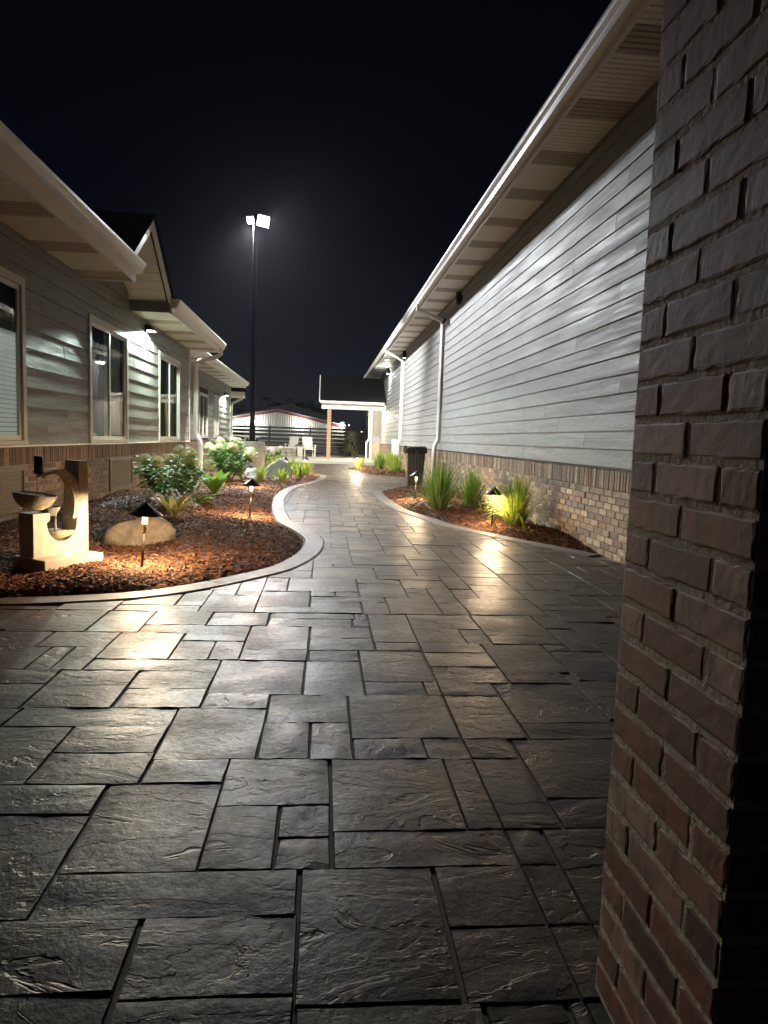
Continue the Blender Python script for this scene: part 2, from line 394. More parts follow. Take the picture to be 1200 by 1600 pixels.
def offset(C, d):
    o = []
    for i, p in enumerate(C):
        t = (C[min(i+1,len(C)-1)]-C[max(i-1,0)]).normalized(); o.append(p + Vector((t.y, -t.x))*d)
    return o
CL, CR, CF = spline(Lc), spline(Rc), spline(Fc)
BAND = .20
# border bands: flush concrete edging, its own top and sides
def band(C, sgn, z=.010):
    """flat edging in lengths of about 1.4 m with a joint between them"""
    A, B = offset(C, 0), offset(C, sgn*BAND); A2 = offset(C, sgn*.008); B2 = offset(C, sgn*(BAND-.010)); m = MB(); n = len(A); i = 0
    while i < n-1:
        j = i+1
        while j < n-1 and sum((C[q+1]-C[q]).length for q in range(i, j)) < 1.4: j += 1
        vs = []; fs = []
        for q in range(i, j+1):
            t = Vector((0, 0))
            if q == i: t = (C[i+1]-C[i]).normalized()*.004
            if q == j: t = (C[j-1]-C[j]).normalized()*.004
            a, a2, b2, b = A[q]+t, A2[q]+t, B2[q]+t, B[q]+t
            dz = -.003 if q in (i, j) else 0
            vs += [(a.x,a.y,-.05),(a2.x,a2.y,z+dz),(b2.x,b2.y,z+dz),(b.x,b.y,z-.012),(b.x,b.y,-.05)]
        k = j-i
        for q in range(k):
            for w in range(4):
                f = (q*5+w, (q+1)*5+w, (q+1)*5+w+1, q*5+w+1); fs.append(f if sgn < 0 else f[::-1])
        fs += [(0,1,2,3,4), tuple(k*5+w for w in (4,3,2,1,0))]
        m.add(vs, fs); i = j
    return m
struct(band(CL, 1).build('path_border', M['border'])); struct(band(CR, -1).build('path_border', M['border'])); struct(band(CF, -1).build('path_border', M['border']))
def xat(C, y):
    for a, b in zip(C[:-1], C[1:]):
        if (a.y-y)*(b.y-y) <= 0 and a.y != b.y: return a.x+(b.x-a.x)*(y-a.y)/(b.y-a.y)
    return None
# traced paving pattern: x0 y0 x1 y1 of the stones by the camera
STONES = """-1.7 3.9 -1.28 4.37 -1.28 3.9 -1.0 4.37 -1.0 4.06 -0.65 4.37 -1.0 3.89 -0.65 4.06 -0.65 4.05 -0.3 4.36 -0.3 4.23 0.22 4.36 -0.3 4.05 0.2 4.23 -1.43 3.62 -1.08 3.9 -1.08 3.42 -0.73 3.89 -0.73 3.74 -0.39 4.05 -0.73 3.42 -0.54 3.74 -0.54 3.42 -0.39 3.74 -0.39 3.59 -0.05 4.05 -0.05 3.81 0.3 4.05 -0.05 3.59 0.3 3.81 -1.7 3.62 -1.43 3.9 -1.72 3.26 -1.34 3.62 -1.34 3.26 -1.23 3.62 -1.23 3.26 -1.08 3.62 -1.08 3.25 -0.47 3.42 -0.39 3.42 -0.05 3.59 -0.05 3.41 0.21 3.59 -1.5 3.08 -1.17 3.26 -1.5 2.8 -1.17 3.08 -1.17 2.8 -0.82 3.25 -0.82 3.02 -0.47 3.25 -0.81 2.8 -0.47 3.02 -0.47 2.95 -0.06 3.41 -0.06 2.94 0.21 3.41 -1.16 2.62 -0.55 2.8 -0.47 2.79 -0.2 2.96 -0.2 2.65 0.13 2.95 -0.2 2.34 -0.02 2.65 -0.02 2.33 0.13 2.65 -0.9 2.39 -0.55 2.62 -0.9 2.17 -0.55 2.39 -1.31 2.17 -0.9 2.62 -0.55 2.34 -0.2 2.79 -0.55 2.17 -0.29 2.34 -0.29 2.03 0.05 2.34 -1.57 2.62 -1.16 2.8 -0.64 1.71 -0.29 2.17 -0.29 1.72 -0.1 2.03 -0.1 1.86 0.05 2.03 -0.1 1.71 0.05 1.86 -1.24 1.99 -0.64 2.17 -1.14 1.54 -0.64 1.99 -0.64 1.54 -0.03 1.71 -0.99 1.33 -0.38 1.54 -0.38 1.31 -0.03 1.54 0.21 3.11 0.55 3.59 0.21 2.94 0.48 3.11 0.48 2.94 0.8 3.11 0.13 2.5 0.54 2.94 0.54 2.49 0.8 2.94 0.13 2.33 0.39 2.5 0.39 2.33 0.55 2.5 0.55 2.33 0.72 2.49 0.3 3.73 0.6 4.36 0.3 3.59 0.55 3.74 0.6 4.03 0.96 4.36 0.6 3.73 0.82 4.03 0.82 3.72 0.96 4.03 0.55 3.56 0.89 3.73 0.55 3.33 0.89 3.56 0.55 3.1 0.89 3.33 0.96 3.89 1.28 4.36 0.96 3.72 1.28 3.89 0.89 3.26 1.23 3.72 0.89 3.1 1.13 3.26 0.8 2.64 1.13 3.1 0.8 2.49 1.28 2.64 0.05 1.88 0.44 2.33 0.44 1.88 0.72 2.33 0.72 2.05 1.09 2.49 0.72 1.88 0.95 2.05 0.05 1.71 0.65 1.88 0.65 1.44 0.84 1.88 -0.03 1.28 0.31 1.71 0.31 1.48 0.64 1.71 0.31 1.26 0.64 1.48 -0.03 1.11 0.29 1.27 -0.38 1.14 -0.03 1.30 -0.99 1.1 -0.38 1.32"""
q = list(map(float, STONES.split())); TR = [q[i:i+4] for i in range(0, len(q), 4)]
def fill(x0, x1, y0, y1, ux, uy, taken, sizes):
    nx, ny = int((x1-x0)/ux), int((y1-y0)/uy); occ = np.zeros((nx, ny), bool); o = []
    for a in taken:
        for i in range(max(0, int((a[0]-x0)/ux)-1), min(nx, int((a[2]-x0)/ux)+2)):
            for j in range(max(0, int((a[1]-y0)/uy)-1), min(ny, int((a[3]-y0)/uy)+2)):
                X, Y = x0+i*ux, y0+j*uy
                ov = max(0, min(a[2], X+ux)-max(a[0], X))*max(0, min(a[3], Y+uy)-max(a[1], Y))
                if ov > .3*ux*uy: occ[i, j] = True
    for j in range(ny):
        for i in range(nx):
            if occ[i, j]: continue
            w, h = random.choice(sizes)
            while w > 1 and (i+w > nx or occ[i:i+w, j].any()): w -= 1
            while h > 1 and (j+h > ny or occ[i:i+w, j:j+h].any()): h -= 1
            occ[i:i+w, j:j+h] = True; o.append([x0+i*ux, y0+j*uy, x0+(i+w)*ux, y0+(j+h)*uy])
    return o
SZ = [(2,3),(2,3),(2,2),(2,2),(2,1),(2,1),(3,1),(4,1),(1,1),(1,2),(3,3),(2,3)]
near = fill(-5.1, 2.9, .2, 4.37, .17, .1544, TR, SZ)
NS = []
for a in near:   # trim filled stones against the traced ones
    a = a[:]
    for b in TR:
        ox = min(a[2], b[2])-max(a[0], b[0]); oy = min(a[3], b[3])-max(a[1], b[1])
        if ox > 0 and oy > 0:
            if ox < oy:
                if a[0] < b[0]: a[2] = b[0]
                else: a[0] = b[2]
            else:
                if a[1] < b[1]: a[3] = b[1]
                else: a[1] = b[3]
    if a[2]-a[0] > .05 and a[3]-a[1] > .05: NS.append(a)
for a in TR:
    for i_ in (0, 2):
        if abs(a[i_]-.575) < .04: a[i_] = .545
def touch(a, b): return min(a[2], b[2])-max(a[0], b[0]), min(a[3], b[3])-max(a[1], b[1])
for a in TR+NS:   # close the leftover gaps up to 9 cm between neighbours
    for side in (0, 1, 2, 3):
        best = .19
        for b in TR+NS:
            if b is a: continue
            ox, oy = touch(a, b)
            if side in (0, 2) and oy > .02:
                d = a[0]-b[2] if side == 0 else b[0]-a[2]
                if d > -.02: best = min(best, max(0, d))
            if side in (1, 3) and ox > .02:
                d = a[1]-b[3] if side == 1 else b[1]-a[3]
                if d > -.02: best = min(best, max(0, d))
        if .002 < best < .18: a[side] += -best if side < 2 else best
far = fill(-2.3, 2.9, 4.37, 30.5, .172, .1575, [], SZ)
ALL = []
SAW = .545
for a in TR+NS+far:
    if a[0] < SAW-.03 and a[2] > SAW+.03 and a[1] < 4.3: ALL += [([a[0],a[1],SAW,a[3]], 1), ([SAW,a[1],a[2],a[3]], 2)]   # the saw cut splits them
    else: ALL.append((a, 0))
def clip(poly, p, n):
    o = []
    for i in range(len(poly)):
        a, b = poly[i], poly[(i+1)%len(poly)]; da, db = (a-p).dot(n), (b-p).dot(n)
        if da >= 0: o.append(a)
        if da*db < 0: o.append(a+(b-a)*(da/(da-db)))
    return o
OUT = [(offset(CL, BAND+.006), 1), (offset(CR, -BAND-.006), -1), (offset(CF, -BAND-.006), -1)]
JN = .0045
polys = []
for a, cut in ALL:
    jl = .003 if cut == 2 else JN; jr = .003 if cut == 1 else JN
    if a[2]-a[0] < .03: continue
    jy = JN
    P = [Vector((a[0]+jl/2+.001,a[1]+jy/2)), Vector((a[2]-jr/2-.002,a[1]+jy/2)), Vector((a[2]-jr/2-.002,a[3]-jy/2)), Vector((a[0]+jl/2+.002,a[3]-jy/2))]
    if cut == 0 and a[1] < 5: P = [p+Vector((random.uniform(-.004,.004), random.uniform(-.004,.004))) for p in P]
    c = Vector(((a[0]+a[2])/2, (a[1]+a[3])/2)); rect = True
    if a[3] > 5.2 and a[2] > 2.86: P = [Vector((min(p.x, 2.855), p.y)) for p in P]
    for C, sg in OUT:
        i = min(range(len(C)), key=lambda k: (C[k]-c).length_squared)
        if (C[i]-c).length > .55:
            # deep inside a bed?
            if C is OUT[0][0]: lim = xat(C, c.y); bad = lim is not None and c.x < lim
            else: lim = xat(C, c.y); bad = lim is not None and c.x > lim
            if bad: P = []
            continue
        t = (C[min(i+1,len(C)-1)]-C[max(i-1,0)]).normalized(); n = Vector((t.y, -t.x))*sg
        if any((p-C[i]).dot(n) < 0 for p in P): P = clip(P, C[i], n); rect = False
        if len(P) < 3: break
    if len(P) < 3: continue
    ar = abs(sum(P[i].x*P[(i+1)%len(P)].y-P[(i+1)%len(P)].x*P[i].y for i in range(len(P))))/2
    if ar < .004: continue
    polys.append((P, rect, ar/max(.6, c.y)**3 if abs(c.x) < .55*c.y+.3 else -1./(1+c.length), c))
polys.sort(key=lambda p: -p[2])
struct(MB().add([(-6,-3,-.010),(3.2,-3,-.010),(3.2,31,-.010),(-6,31,-.010)], [(0,1,2,3)]).build('path_bed', M['base']))
paving = bpy.data.objects.new('paving', None); COL.objects.link(paving); paving['kind'] = 'structure'
def stone_mesh(m, P, rect, fine):
    z = random.uniform(-.002, .002); sx_, sy_ = random.uniform(-.006,.006), random.uniform(-.006,.006); c = sum(P, Vector((0,0)))/len(P)
    H = lambda p: z+sx_*(p.x-c.x)+sy_*(p.y-c.y)
    bv = .0028
    I = [p+(c-p).normalized()*bv*1.5 for p in P]; n = len(P)
    if rect and fine:
        k = 5; vs = []; fs = []
        for j in range(k+1):
            for i in range(k+1):
                u, v = i/k, j/k; p = (I[0]*(1-u)+I[1]*u)*(1-v)+(I[3]*(1-u)+I[2]*u)*v; ed = i in (0,k) or j in (0,k)
                vs.append((p.x, p.y, H(p)+(random.uniform(-.004,.0035) if not ed else random.uniform(-.004,.001))))
        for j in range(k):
            for i in range(k): a = j*(k+1)+i; fs.append((a,a+1,a+k+2,a+k+1))
        ring = [i for i in range(k+1)]+[j*(k+1)+k for j in range(1,k+1)]+[k*(k+1)+i for i in range(k-1,-1,-1)]+[j*(k+1) for j in range(k-1,0,-1)]
        o = len(vs)
        for r_ in ring:
            x, y, zz = vs[r_]; d = Vector((x,y))-c; p = Vector((x,y))+Vector((math.copysign(bv, d.x) if abs(d.x) > .9*(I[1]-I[0]).length/2-.004 else 0, math.copysign(bv, d.y) if abs(d.y) > .9*(I[3]-I[0]).length/2-.004 else 0))
            vs.append((p.x, p.y, zz-.007)); 
        o2 = len(vs)
        for r_ in range(len(ring)): x, y, zz = vs[o+r_]; vs.append((x, y, -.04))
        L = len(ring)
        for i in range(L):
            j = (i+1) % L; fs += [(ring[i], o+i, o+j, ring[j]), (o+i, o2+i, o2+j, o+j)]
        m.add(vs, fs)
    else:
        vs = [(p.x,p.y,H(p)) for p in I]+[(p.x,p.y,H(p)-.006) for p in P]+[(p.x,p.y,-.04) for p in P]
        m.add(vs, [tuple(range(n))]+[(i,n+i,n+(i+1)%n,(i+1)%n) for i in range(n)]+[(n+i,2*n+i,2*n+(i+1)%n,n+(i+1)%n) for i in range(n)])
rest = MB()
for i, (P, rect, s_, c) in enumerate(polys):
    if i < 300:
        m = MB(); stone_mesh(m, P, rect, c.y < 5.5); o = m.build('paving_stone', M['stone_p'], paving, sharp=40 if c.y < 5.5 else None)
    else: stone_mesh(rest, P, rect, False)
o = rest.build('paving_stone', M['stone_s'], paving); o['kind'] = 'stuff'
struct(MB().box(-14, 3.2, 30.6, 44, -.05, .10).build('patio', M['patio']))
struct(MB().box(-14, -4.5, 22.9, 30.55, -.05, .0).build('pavement', M['patio']))

# ---------------------------------------------------------------- mulch beds
def bed(C, xw, side, name):
    m = MB(); vs = []; fs = []; N = 26; ys = [p.y for p in C]; rows = 0
    y0, y1 = min(ys), max(ys); n = int((y1-y0)/.12)
    pts = []
    for j in range(n+1):
        y = y0+.005+(y1-y0-.01)*j/n; x = xat(C, y)
        if x is None: continue
        row = []
        for i in range(N+1):
            u = i/N; X = x+(xw-x)*(u**1.5); d = abs(X-x)
            z = -.02+.085*(1-math.exp(-d*5))+.018*math.sin(X*5+y*3.1)*min(1, d*3)+random.uniform(-.008,.008)*min(1, d*8)
            row.append((X, y, z))
        pts.append(row)
    for r in pts: vs += r
    for j in range(len(pts)-1):
        for i in range(N):
            a = j*(N+1)+i; q = (a,a+1,a+N+2,a+N+1); fs.append(q if side > 0 else q[::-1])
    o = m.add(vs, fs).build(name, M['soil'], smooth=True); o['kind'] = 'structure'
def bedz(C, X, y):
    x = xat(C, y)
    if x is None: return 0.02
    d = abs(X-x); return -.02+.085*(1-math.exp(-d*5))+.018*math.sin(X*5+y*3.1)*min(1, d*3)
bed(CL, -4.35, 1, 'mulch_bed'); bed(CR, 2.9, -1, 'mulch_bed'); bed(CF, 2.9, -1, 'mulch_bed')
def chips(n, C, side, xw, ylo, yhi, pw, Lr):
    V = []; F = []; c = 0
    while c < n:
        y = ylo+(yhi-ylo)*random.random()**pw; x = xat(C, y)
        if x is None: c += 1; continue
        X = x+(xw-x)*random.random(); 
        if abs(X-x) < .015: c += 1; continue
        z = bedz(C, X, y)+random.uniform(.0,.014)
        L = random.uniform(*Lr)*(.6+.4*min(2., y/8)); w = random.uniform(.005,.012)*(.7+.3*min(2.5, y/7)); h = random.uniform(.002,.005)
        a = random.uniform(0, 2*PI); pt = random.gauss(0, .28); ro = random.uniform(-.6,.6)
        d = Vector((math.cos(a)*math.cos(pt), math.sin(a)*math.cos(pt), math.sin(pt))); s = d.cross(Vector((0,0,1))).normalized(); up = s.cross(d); s2 = s*math.cos(ro)+up*math.sin(ro); u2 = s2.cross(d)
        p = Vector((X,y,z)); o = len(V); bend = u2*L*random.uniform(-.1,.1)
        for q, ww in ((-.5,.6),(0,1.),(.5,.5)):
            b = p+d*L*q+(bend if q == 0 else Vector())
            V += [b-s2*w*ww, b+u2*h, b+s2*w*ww]
        F += [(o,o+1,o+4,o+3),(o+1,o+2,o+5,o+4),(o+3,o+4,o+7,o+6),(o+4,o+5,o+8,o+7)]
        c += 1
    m = MB(); m.v = V; m.f = F; o = m.build('mulch', M['chip']); tag(o, 'shredded red-brown bark mulch covering the planting bed', 'mulch', kind='stuff'); return o
chips(40000, CL, 1, -3.4, 4.55, 12.5, 1.4, (.018,.062))['label'] = 'shredded red-brown bark mulch around the fountain and boulder'
chips(9000, CL, 1, -3.4, 12, 22.3, 1.1, (.05,.10))['label'] = 'bark mulch in the bend below the lamp pier'
chips(11000, CR, -1, 2.84, 6.95, 16.2, 1.2, (.035,.09))['label'] = 'bark mulch under the three tall grass clumps'
chips(2500, CF, -1, 2.84, 20.9, 27.3, 1., (.06,.12))['label'] = 'bark mulch in the small bed beyond the bin'

# ---------------------------------------------------------------- brick walls
BP = .0677
BRK = MB().cbox(-.006,.075, -.0965,.0965, -.0285,.0285, .004).mesh('brick', M['brick_r'])
BRKL = BRK.copy(); BRKL.materials[0] = M['brick_l']
SOL = MB().cbox(-.006,.075, -.0285,.0285, -.0965,.0965, .004).mesh('soldier_brick', M['brick_r']); SOLL = SOL.copy(); SOLL.materials[0] = M['brick_l']
def brick_wall(parent, x, y0, y1, z0, sgn, meshes, mats, limit, skip=()):
    """wall face looking along -sgn*X; the nearest bricks are parts, the rest one part"""
    L = []
    for k in range(10):
        z = z0+k*BP+BP/2; y = y0+(.1016 if k % 2 else 0.)
        while y < y1:
            if not any(a-.02 < y+.1 and y-.1 < b+.02 and c < z+.03 and z-.03 < d for a, b, c, d in skip): L.append((y, z, 0))
            y += .2032
    y = y0
    while y < y1: L.append((y, z0+10*BP+.1016, 1)); y += BP
    L.sort(key=lambda q: q[0]); nb = [0, 0]; m = MB()
    for y, z, s in L:
        X = x+random.uniform(-.003,.003)
        if nb[s] < limit:
            nb[s] += 1; o = link('soldier_brick' if s else 'brick', meshes[s], parent, (X, y, z), (0, 0, (0 if sgn > 0 else PI)+random.uniform(-.015,.015)))
        else:
            a, b = ((.0285,.0965) if s else (.0965,.0285))
            if sgn > 0: m.box(X-.006, X+.05, y-a, y+a, z-b, z+b)
            else: m.box(X-.05, X+.006, y-a, y+a, z-b, z+b)
    o = m.build('brick', mats, parent); o['kind'] = 'stuff'
    MB().box(min(x+.004*sgn, x+.2*sgn), max(x+.004*sgn, x+.2*sgn), y0-.1, y1, -.1, z0+13*BP).build('mortar_bed', M['mortar'], parent)

# ---------------------------------------------------------------- siding and eaves
def boards(parent, x, sgn, y0, y1, z0, pitch, n, mat, proud, length, holes=(), top=None, seedrow=0, name='siding_board'):
    """lapped planks on the wall plane x, facing -sgn*X"""
    for k in range(n):
        za, zb = z0+k*pitch, z0+(k+1)*pitch
        ys = y0; spans = [(y0, y1)]
        if top:
            t0, t1 = top(za+.02)
            spans = [(max(y0, t0), min(y1, t1))]
            if spans[0][1]-spans[0][0] < .05: continue
        for a, b, c, d in holes:
            if c < zb-.03 and za+.03 < d:
                sp = []
                for u, v in spans:
                    if b <= u or a >= v: sp.append((u, v))
                    else:
                        if a-u > .02: sp.append((u, a))
                        if v-b > .02: sp.append((b, v))
                spans = sp
        joints = [y0-length*random.random()+length*i for i in range(int((y1-y0)/length)+3)]
        for u, v in spans:
            cuts = [u]+[j for j in joints if u+.25 < j < v-.25]+[v]
            for a, b in zip(cuts[:-1], cuts[1:]):
                g_ = .0028; pr = proud*random.uniform(.9, 1.1); wob = random.uniform(-.002, .002)
                X = lambda d: x-sgn*d
                pf = [(X(0),za),(X(pr),za+.0),(X(pr),za+.004),(X(.005),zb+.012),(X(0),zb+.012)]
                m = MB().prism([(px, a+g_, pz) for px, pz in pf], (0, b-a-2*g_, wob)); m.build(name, mat, parent)
def soffit(parent, xa, xb, y0, y1, z, w, vent_at, name='soffit_panel', vper=3):
    """panels across the eave, each with ribs; every third one is a darker vented panel"""
    n = max(1, round((y1-y0)/w)); w = (y1-y0)/n
    for i in range(n):
        a = y0+i*w; vent = (i % vper) == vent_at; m = MB(); ribs = 5; r = w/ribs
        for k in range(ribs):
            p, q = a+k*r, a+(k+1)*r
            pf = [(p,z+.022),(p,z+.018),(p+.016,z),(q-.010,z),(q-.001,z+.022)]
            m.prism([(xa, yy, zz) for yy, zz in pf], (xb-xa, 0, 0))
        o = m.build('soffit_panel', M['vent'] if vent else M['soffit'], parent)
        if vent: o['label'] = 'darker perforated soffit panel'
def gutter(parent, xf, xb, y0, y1, zt, h=.13):
    """K-style gutter: xf outer lip, xb back"""
    s = 1 if xb > xf else -1; w = abs(xb-xf)
    pf = [(xb,zt),(xb,zt-h),(xb-s*w*.62,zt-h),(xb-s*w*.70,zt-h*.62),(xb-s*w*.92,zt-h*.36),(xf,zt-h*.20),(xf,zt),(xf+s*.012,zt),(xf+s*.012,zt-h*.14),(xb-s*w*.8,zt-h*.42),(xb-s*w*.58,zt-h*.9),(xb-s*.006,zt-h*.9),(xb-s*.006,zt)]
    m = MB().prism([(px, y0, pz) for px, pz in pf], (0, y1-y0, 0))
    for yy in (y0, y1-.004): m.prism([(px, yy, pz) for px, pz in pf[:7]], (0, .004, 0))
    return m.build('gutter', M['trim'], parent)
def downspout(parent, pts, w=.038, d=.05, mat='white'):
    return MB().tube(pts, 0, 4, True, (w, d)).build('downspout', M[mat], parent)

# ---------------------------------------------------------------- long grey building
RB = thing('long_building', 'long windowless building in pale grey planks above a low mixed brick base', 'building', (3.2, 6, 0))
XR = 2.88
brick_wall(RB, XR-.02, 5.3, 36.0, 0, 1, (BRK, SOL), M['brick_r_s'], 300)
MB().box(XR-.035, XR+.02, 5.2, 36.0, .883, .900).build('ledge', M['black'], RB)
MB().box(XR+.002, XR+.25, 2.0, 36.0, .88, 4.45).build('wall', M['dark'], RB)
boards(RB, XR, 1, 2.0, 36.0, .903, .1816, 17, M['side_r'], .019, 3.66)
boards(RB, XR, 1, 2.0, 36.0, .903+17*.1816, .1816, 2, M['side_r'], .019, 3.66)
MB().box(XR-.022, XR, 2.0, 36.0, 4.30, 4.345).build('frieze_board', M['frieze'], RB)
soffit(RB, 2.30, XR+.0, 2.0, 39.6, 4.35, .4, 0)
MB().box(2.262, 2.298, 2.0, 39.6, 4.325, 4.52).build('fascia', M['trim'], RB)
gutter(RB, 2.12, 2.26, 2.0, 39.6, 4.51)
MB().prism([(2.17,1.9,4.53),(2.17,1.9,4.545),(6.0,1.9,5.9),(6.0,1.9,5.85)], (0, 37.8, 0)).build('roof', M['shingle'], RB)
MB().box(2.30, 6, 39.602, 39.63, 4.33, 4.55).build('rake_board', M['trim'], RB)
MB().box(2.9, 6, 35.9, 36.0, .0, 4.3).build('end_wall', M['side_r'], RB)
for y0, xo in ((17.3, 0), (26.0, 0)):
    downspout(RB, [(2.2,y0+.1,4.40),(2.2,y0+.1,4.27),(2.78,y0,4.02),(2.82,y0,3.92),(2.82,y0,1.22),(2.80,y0,1.12),(2.74,y0-.02,1.00),(2.725,y0-.02,.88),(2.72,y0-.02,.12)])
# protruding wing of the same building beyond the porch
MB().box(2.45, 6, 36.2, 41, .88, 3.2).build('wall', M['side_r'], RB)
MB().box(2.43, 6, 36.18, 41, .0, .88).build('wall', M['brick_r_s'], RB)
MB().box(2.35, 2.47, 36.08, 36.18, .0, 3.2).build('corner_board', M['white'], RB)
downspout(RB, [(2.30,36.0,3.1),(2.30,36.0,1.1),(2.18,35.95,.95),(2.18,35.95,.1)])
wn = MB().box(2.40, 2.45, 38.2, 39.6, .95, 2.5).build('window', M['white'], RB)
MB().box(2.385, 2.40, 38.3, 39.5, 1.05, 2.4).build('pane', M['dark'], wn)

# ---------------------------------------------------------------- taupe building with windows
LB = thing('taupe_building', 'taupe lap sided building with tall windows, brick base and small peaked gable', 'building', (-3.8, 8, 0))
XL = -3.43
WIN = [(5.6, 8.48, .92, 2.676), (10.70, 12.74, .92, 2.676), (15.08, 17.20, .92, 2.676)]
GRI = [(7.0, 8.36, .11, .65), (11.60, 12.94, .13, .65), (15.3, 16.6, .13, .65)]
brick_wall(LB, XL+.03, 5.05, 18.35, 0, -1, (BRKL, SOLL), M['brick_l_s'], 260, GRI)
MB().box(XL-.02, XL+.045, 4.9, 18.4, .884, .902).build('ledge', M['trim'], LB)
def apex(z):   # outline of the wall under the small gable
    if z < 3.22: return (0, 99)
    k = (z-3.22)/.655; return (10.15+k, 13.05-k)
boards(LB, XL, -1, 4.9, 18.38, .903, .222, 16, M['side_l'], .022, 3.66, [(a, b, c, d) for a, b, c, d in WIN], apex)
mw = MB()
for a, b in ((4.9,5.6),(8.48,10.70),(12.74,15.08),(17.20,18.38)): mw.box(XL-.2, XL-.002, a, b, .88, 2.676)
mw.box(XL-.2, XL-.002, 4.9, 18.38, 2.676, 3.26); mw.prism([(XL-.002,10.1,3.26),(XL-.002,13.1,3.26),(XL-.002,11.6,4.25)], (-.198,0,0)); mw.build('wall', M['dark'], LB)
MB().box(XL-4, XL-.0, 18.381, 18.6, 0, 3.2).build('end_wall', M['brick_l_s'], LB)
MB().box(XL-.03, XL+.03, 18.34, 18.44, .903, 3.2).build('corner_board', M['wtrim'], LB)
def window(y0, y1, z0, z1, kind):
    t = .09; x = XL
    m = MB(); m.box(x, x+.034, y0, y0+t, z0, z1); m.box(x, x+.034, y1-t, y1, z0, z1); m.box(x, x+.036, y0-.01, y1+.01, z1, z1+t); m.box(x, x+.04, y0-.01, y1+.01, z0-.012, z0+.035)
    w = m.build('window', M['wtrim'], LB); ya, yb = y0+t+.001, y1-t-.001; ym = (ya+yb)/2; za, zb = z0+.036, z1-.001
    f = MB(); s = .055
    for a, b, dx in ((ya, ym+.02, 0.), (ym-.02, yb, -.012)):
        X0, X1 = x-.008+dx, x+.018+dx
        f = MB(); f.box(X0, X1, a, a+s, za, zb); f.box(X0, X1, b-s, b, za, zb); f.box(X0, X1, a+s, b-s, za, za+s); f.box(X0, X1, a+s, b-s, zb-s, zb); f.build('sash', M['vinyl'], w)
        MB().add([(X0+.012,a+s,za+s),(X0+.012,b-s,za+s),(X0+.012,b-s,zb-s),(X0+.012,a+s,zb-s)], [(0,1,2,3)]).build('pane', M['glass'], w)
    def cloth(a, b, mat, name, zl=None, amp=.024):
        vs = []; fs = []; n = int((b-a)/.02); top = zb+.02; lo = zl or za-.02
        for i in range(n+1):
            y = a+(b-a)*i/n; vs += [(x-.085+amp*math.sin(y*33+math.sin(y*7)*2), y, lo), (x-.085+amp*math.sin(y*33+math.sin(y*7)*2), y, top)]
        for i in range(n): fs.append((2*i, 2*i+2, 2*i+3, 2*i+1))
        MB().add(vs, fs).build(name, M[mat], w, smooth=True)
    if kind == 'blind':
        m = MB(); z = za
        while z < zb-.55: m.box(x-.040, x-.028, ya, yb, z, z+.044, None); z += .050
        o = m.build('blind', M['blind'], w); o['kind'] = 'stuff'; cloth(ya, yb, 'curtain', 'curtain')
    else:
        cloth(ya, ym, 'curtain', 'curtain'); cloth(ym+.01, yb, 'greycloth' if kind == 'half' else 'curtain', 'curtain', None, .012)
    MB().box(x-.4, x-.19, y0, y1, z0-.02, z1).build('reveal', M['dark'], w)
    return w
window(*WIN[0], 'blind'); window(*WIN[1], 'half'); window(*WIN[2], 'half')
for a, b, c, d in GRI:
    m = MB(); x = XL+.05; m.box(x-.07, x, a, a+.035, c, d); m.box(x-.07, x, b-.035, b, c, d); m.box(x-.07, x, a+.035, b-.035, c, c+.035); m.box(x-.07, x, a+.035, b-.035, d-.035, d); m.box(x-.09, x-.06, a, b, c, d)
    gr = m.build('vent_grille', M['grille'], LB); z = c+.04
    sm = MB().add([(x-.05,a+.035,0),(x-.008,a+.035,-.012),(x-.008,b-.035,-.012),(x-.05,b-.035,0),(x-.05,a+.035,.004),(x-.008,a+.035,-.008),(x-.008,b-.035,-.008),(x-.05,b-.035,.004)], [(0,1,2,3),(7,6,5,4),(1,5,6,2),(0,4,5,1),(3,2,6,7)]).mesh('slat', M['grille'])
    while z < d-.045: link('slat', sm, gr, (0, 0, z+.012)); z += .028
def left_eave(b, y0, y1, z, xo, xw, w, va, roof_y=None):
    soffit(b, xw, xo, y0, y1, z, w, va); MB().box(xo-.002, xo+.03, y0, y1, z-.025, z+.16).build('fascia', M['trim'], b)
    gutter(b, xo+.17, xo+.032, y0, y1+.02, z+.235, .15)
    MB().prism([(xo+.09,y0,z+.245),(xo+.09,y0,z+.26),(xo-3.6,y0,z+1.46),(xo-3.6,y0,z+1.44)], (0, y1-y0, 0)).build('roof', M['shingle'], b)
left_eave(LB, 3.5, 10.55, 3.24, -2.74, XL, .47, 2)
MB().box(XL, -2.742, 10.551, 10.60, 3.215, 3.40).build('eave_return', M['soffit'], LB)
left_eave(LB, 12.95, 18.9, 3.20, -2.74, XL, .47, 2)
MB().box(XL, -2.742, 12.90, 12.949, 3.19, 3.37).build('eave_return', M['frieze'], LB)
downspout(LB, [(-2.65,18.55,3.28),(-2.65,18.55,3.12),(-2.78,18.62,3.06),(-3.28,18.85,2.96),(-3.33,18.88,2.86),(-3.33,18.88,1.12),(-3.30,18.88,1.02),(-3.22,18.88,.92),(-3.20,18.88,.82),(-3.20,18.88,.1)])
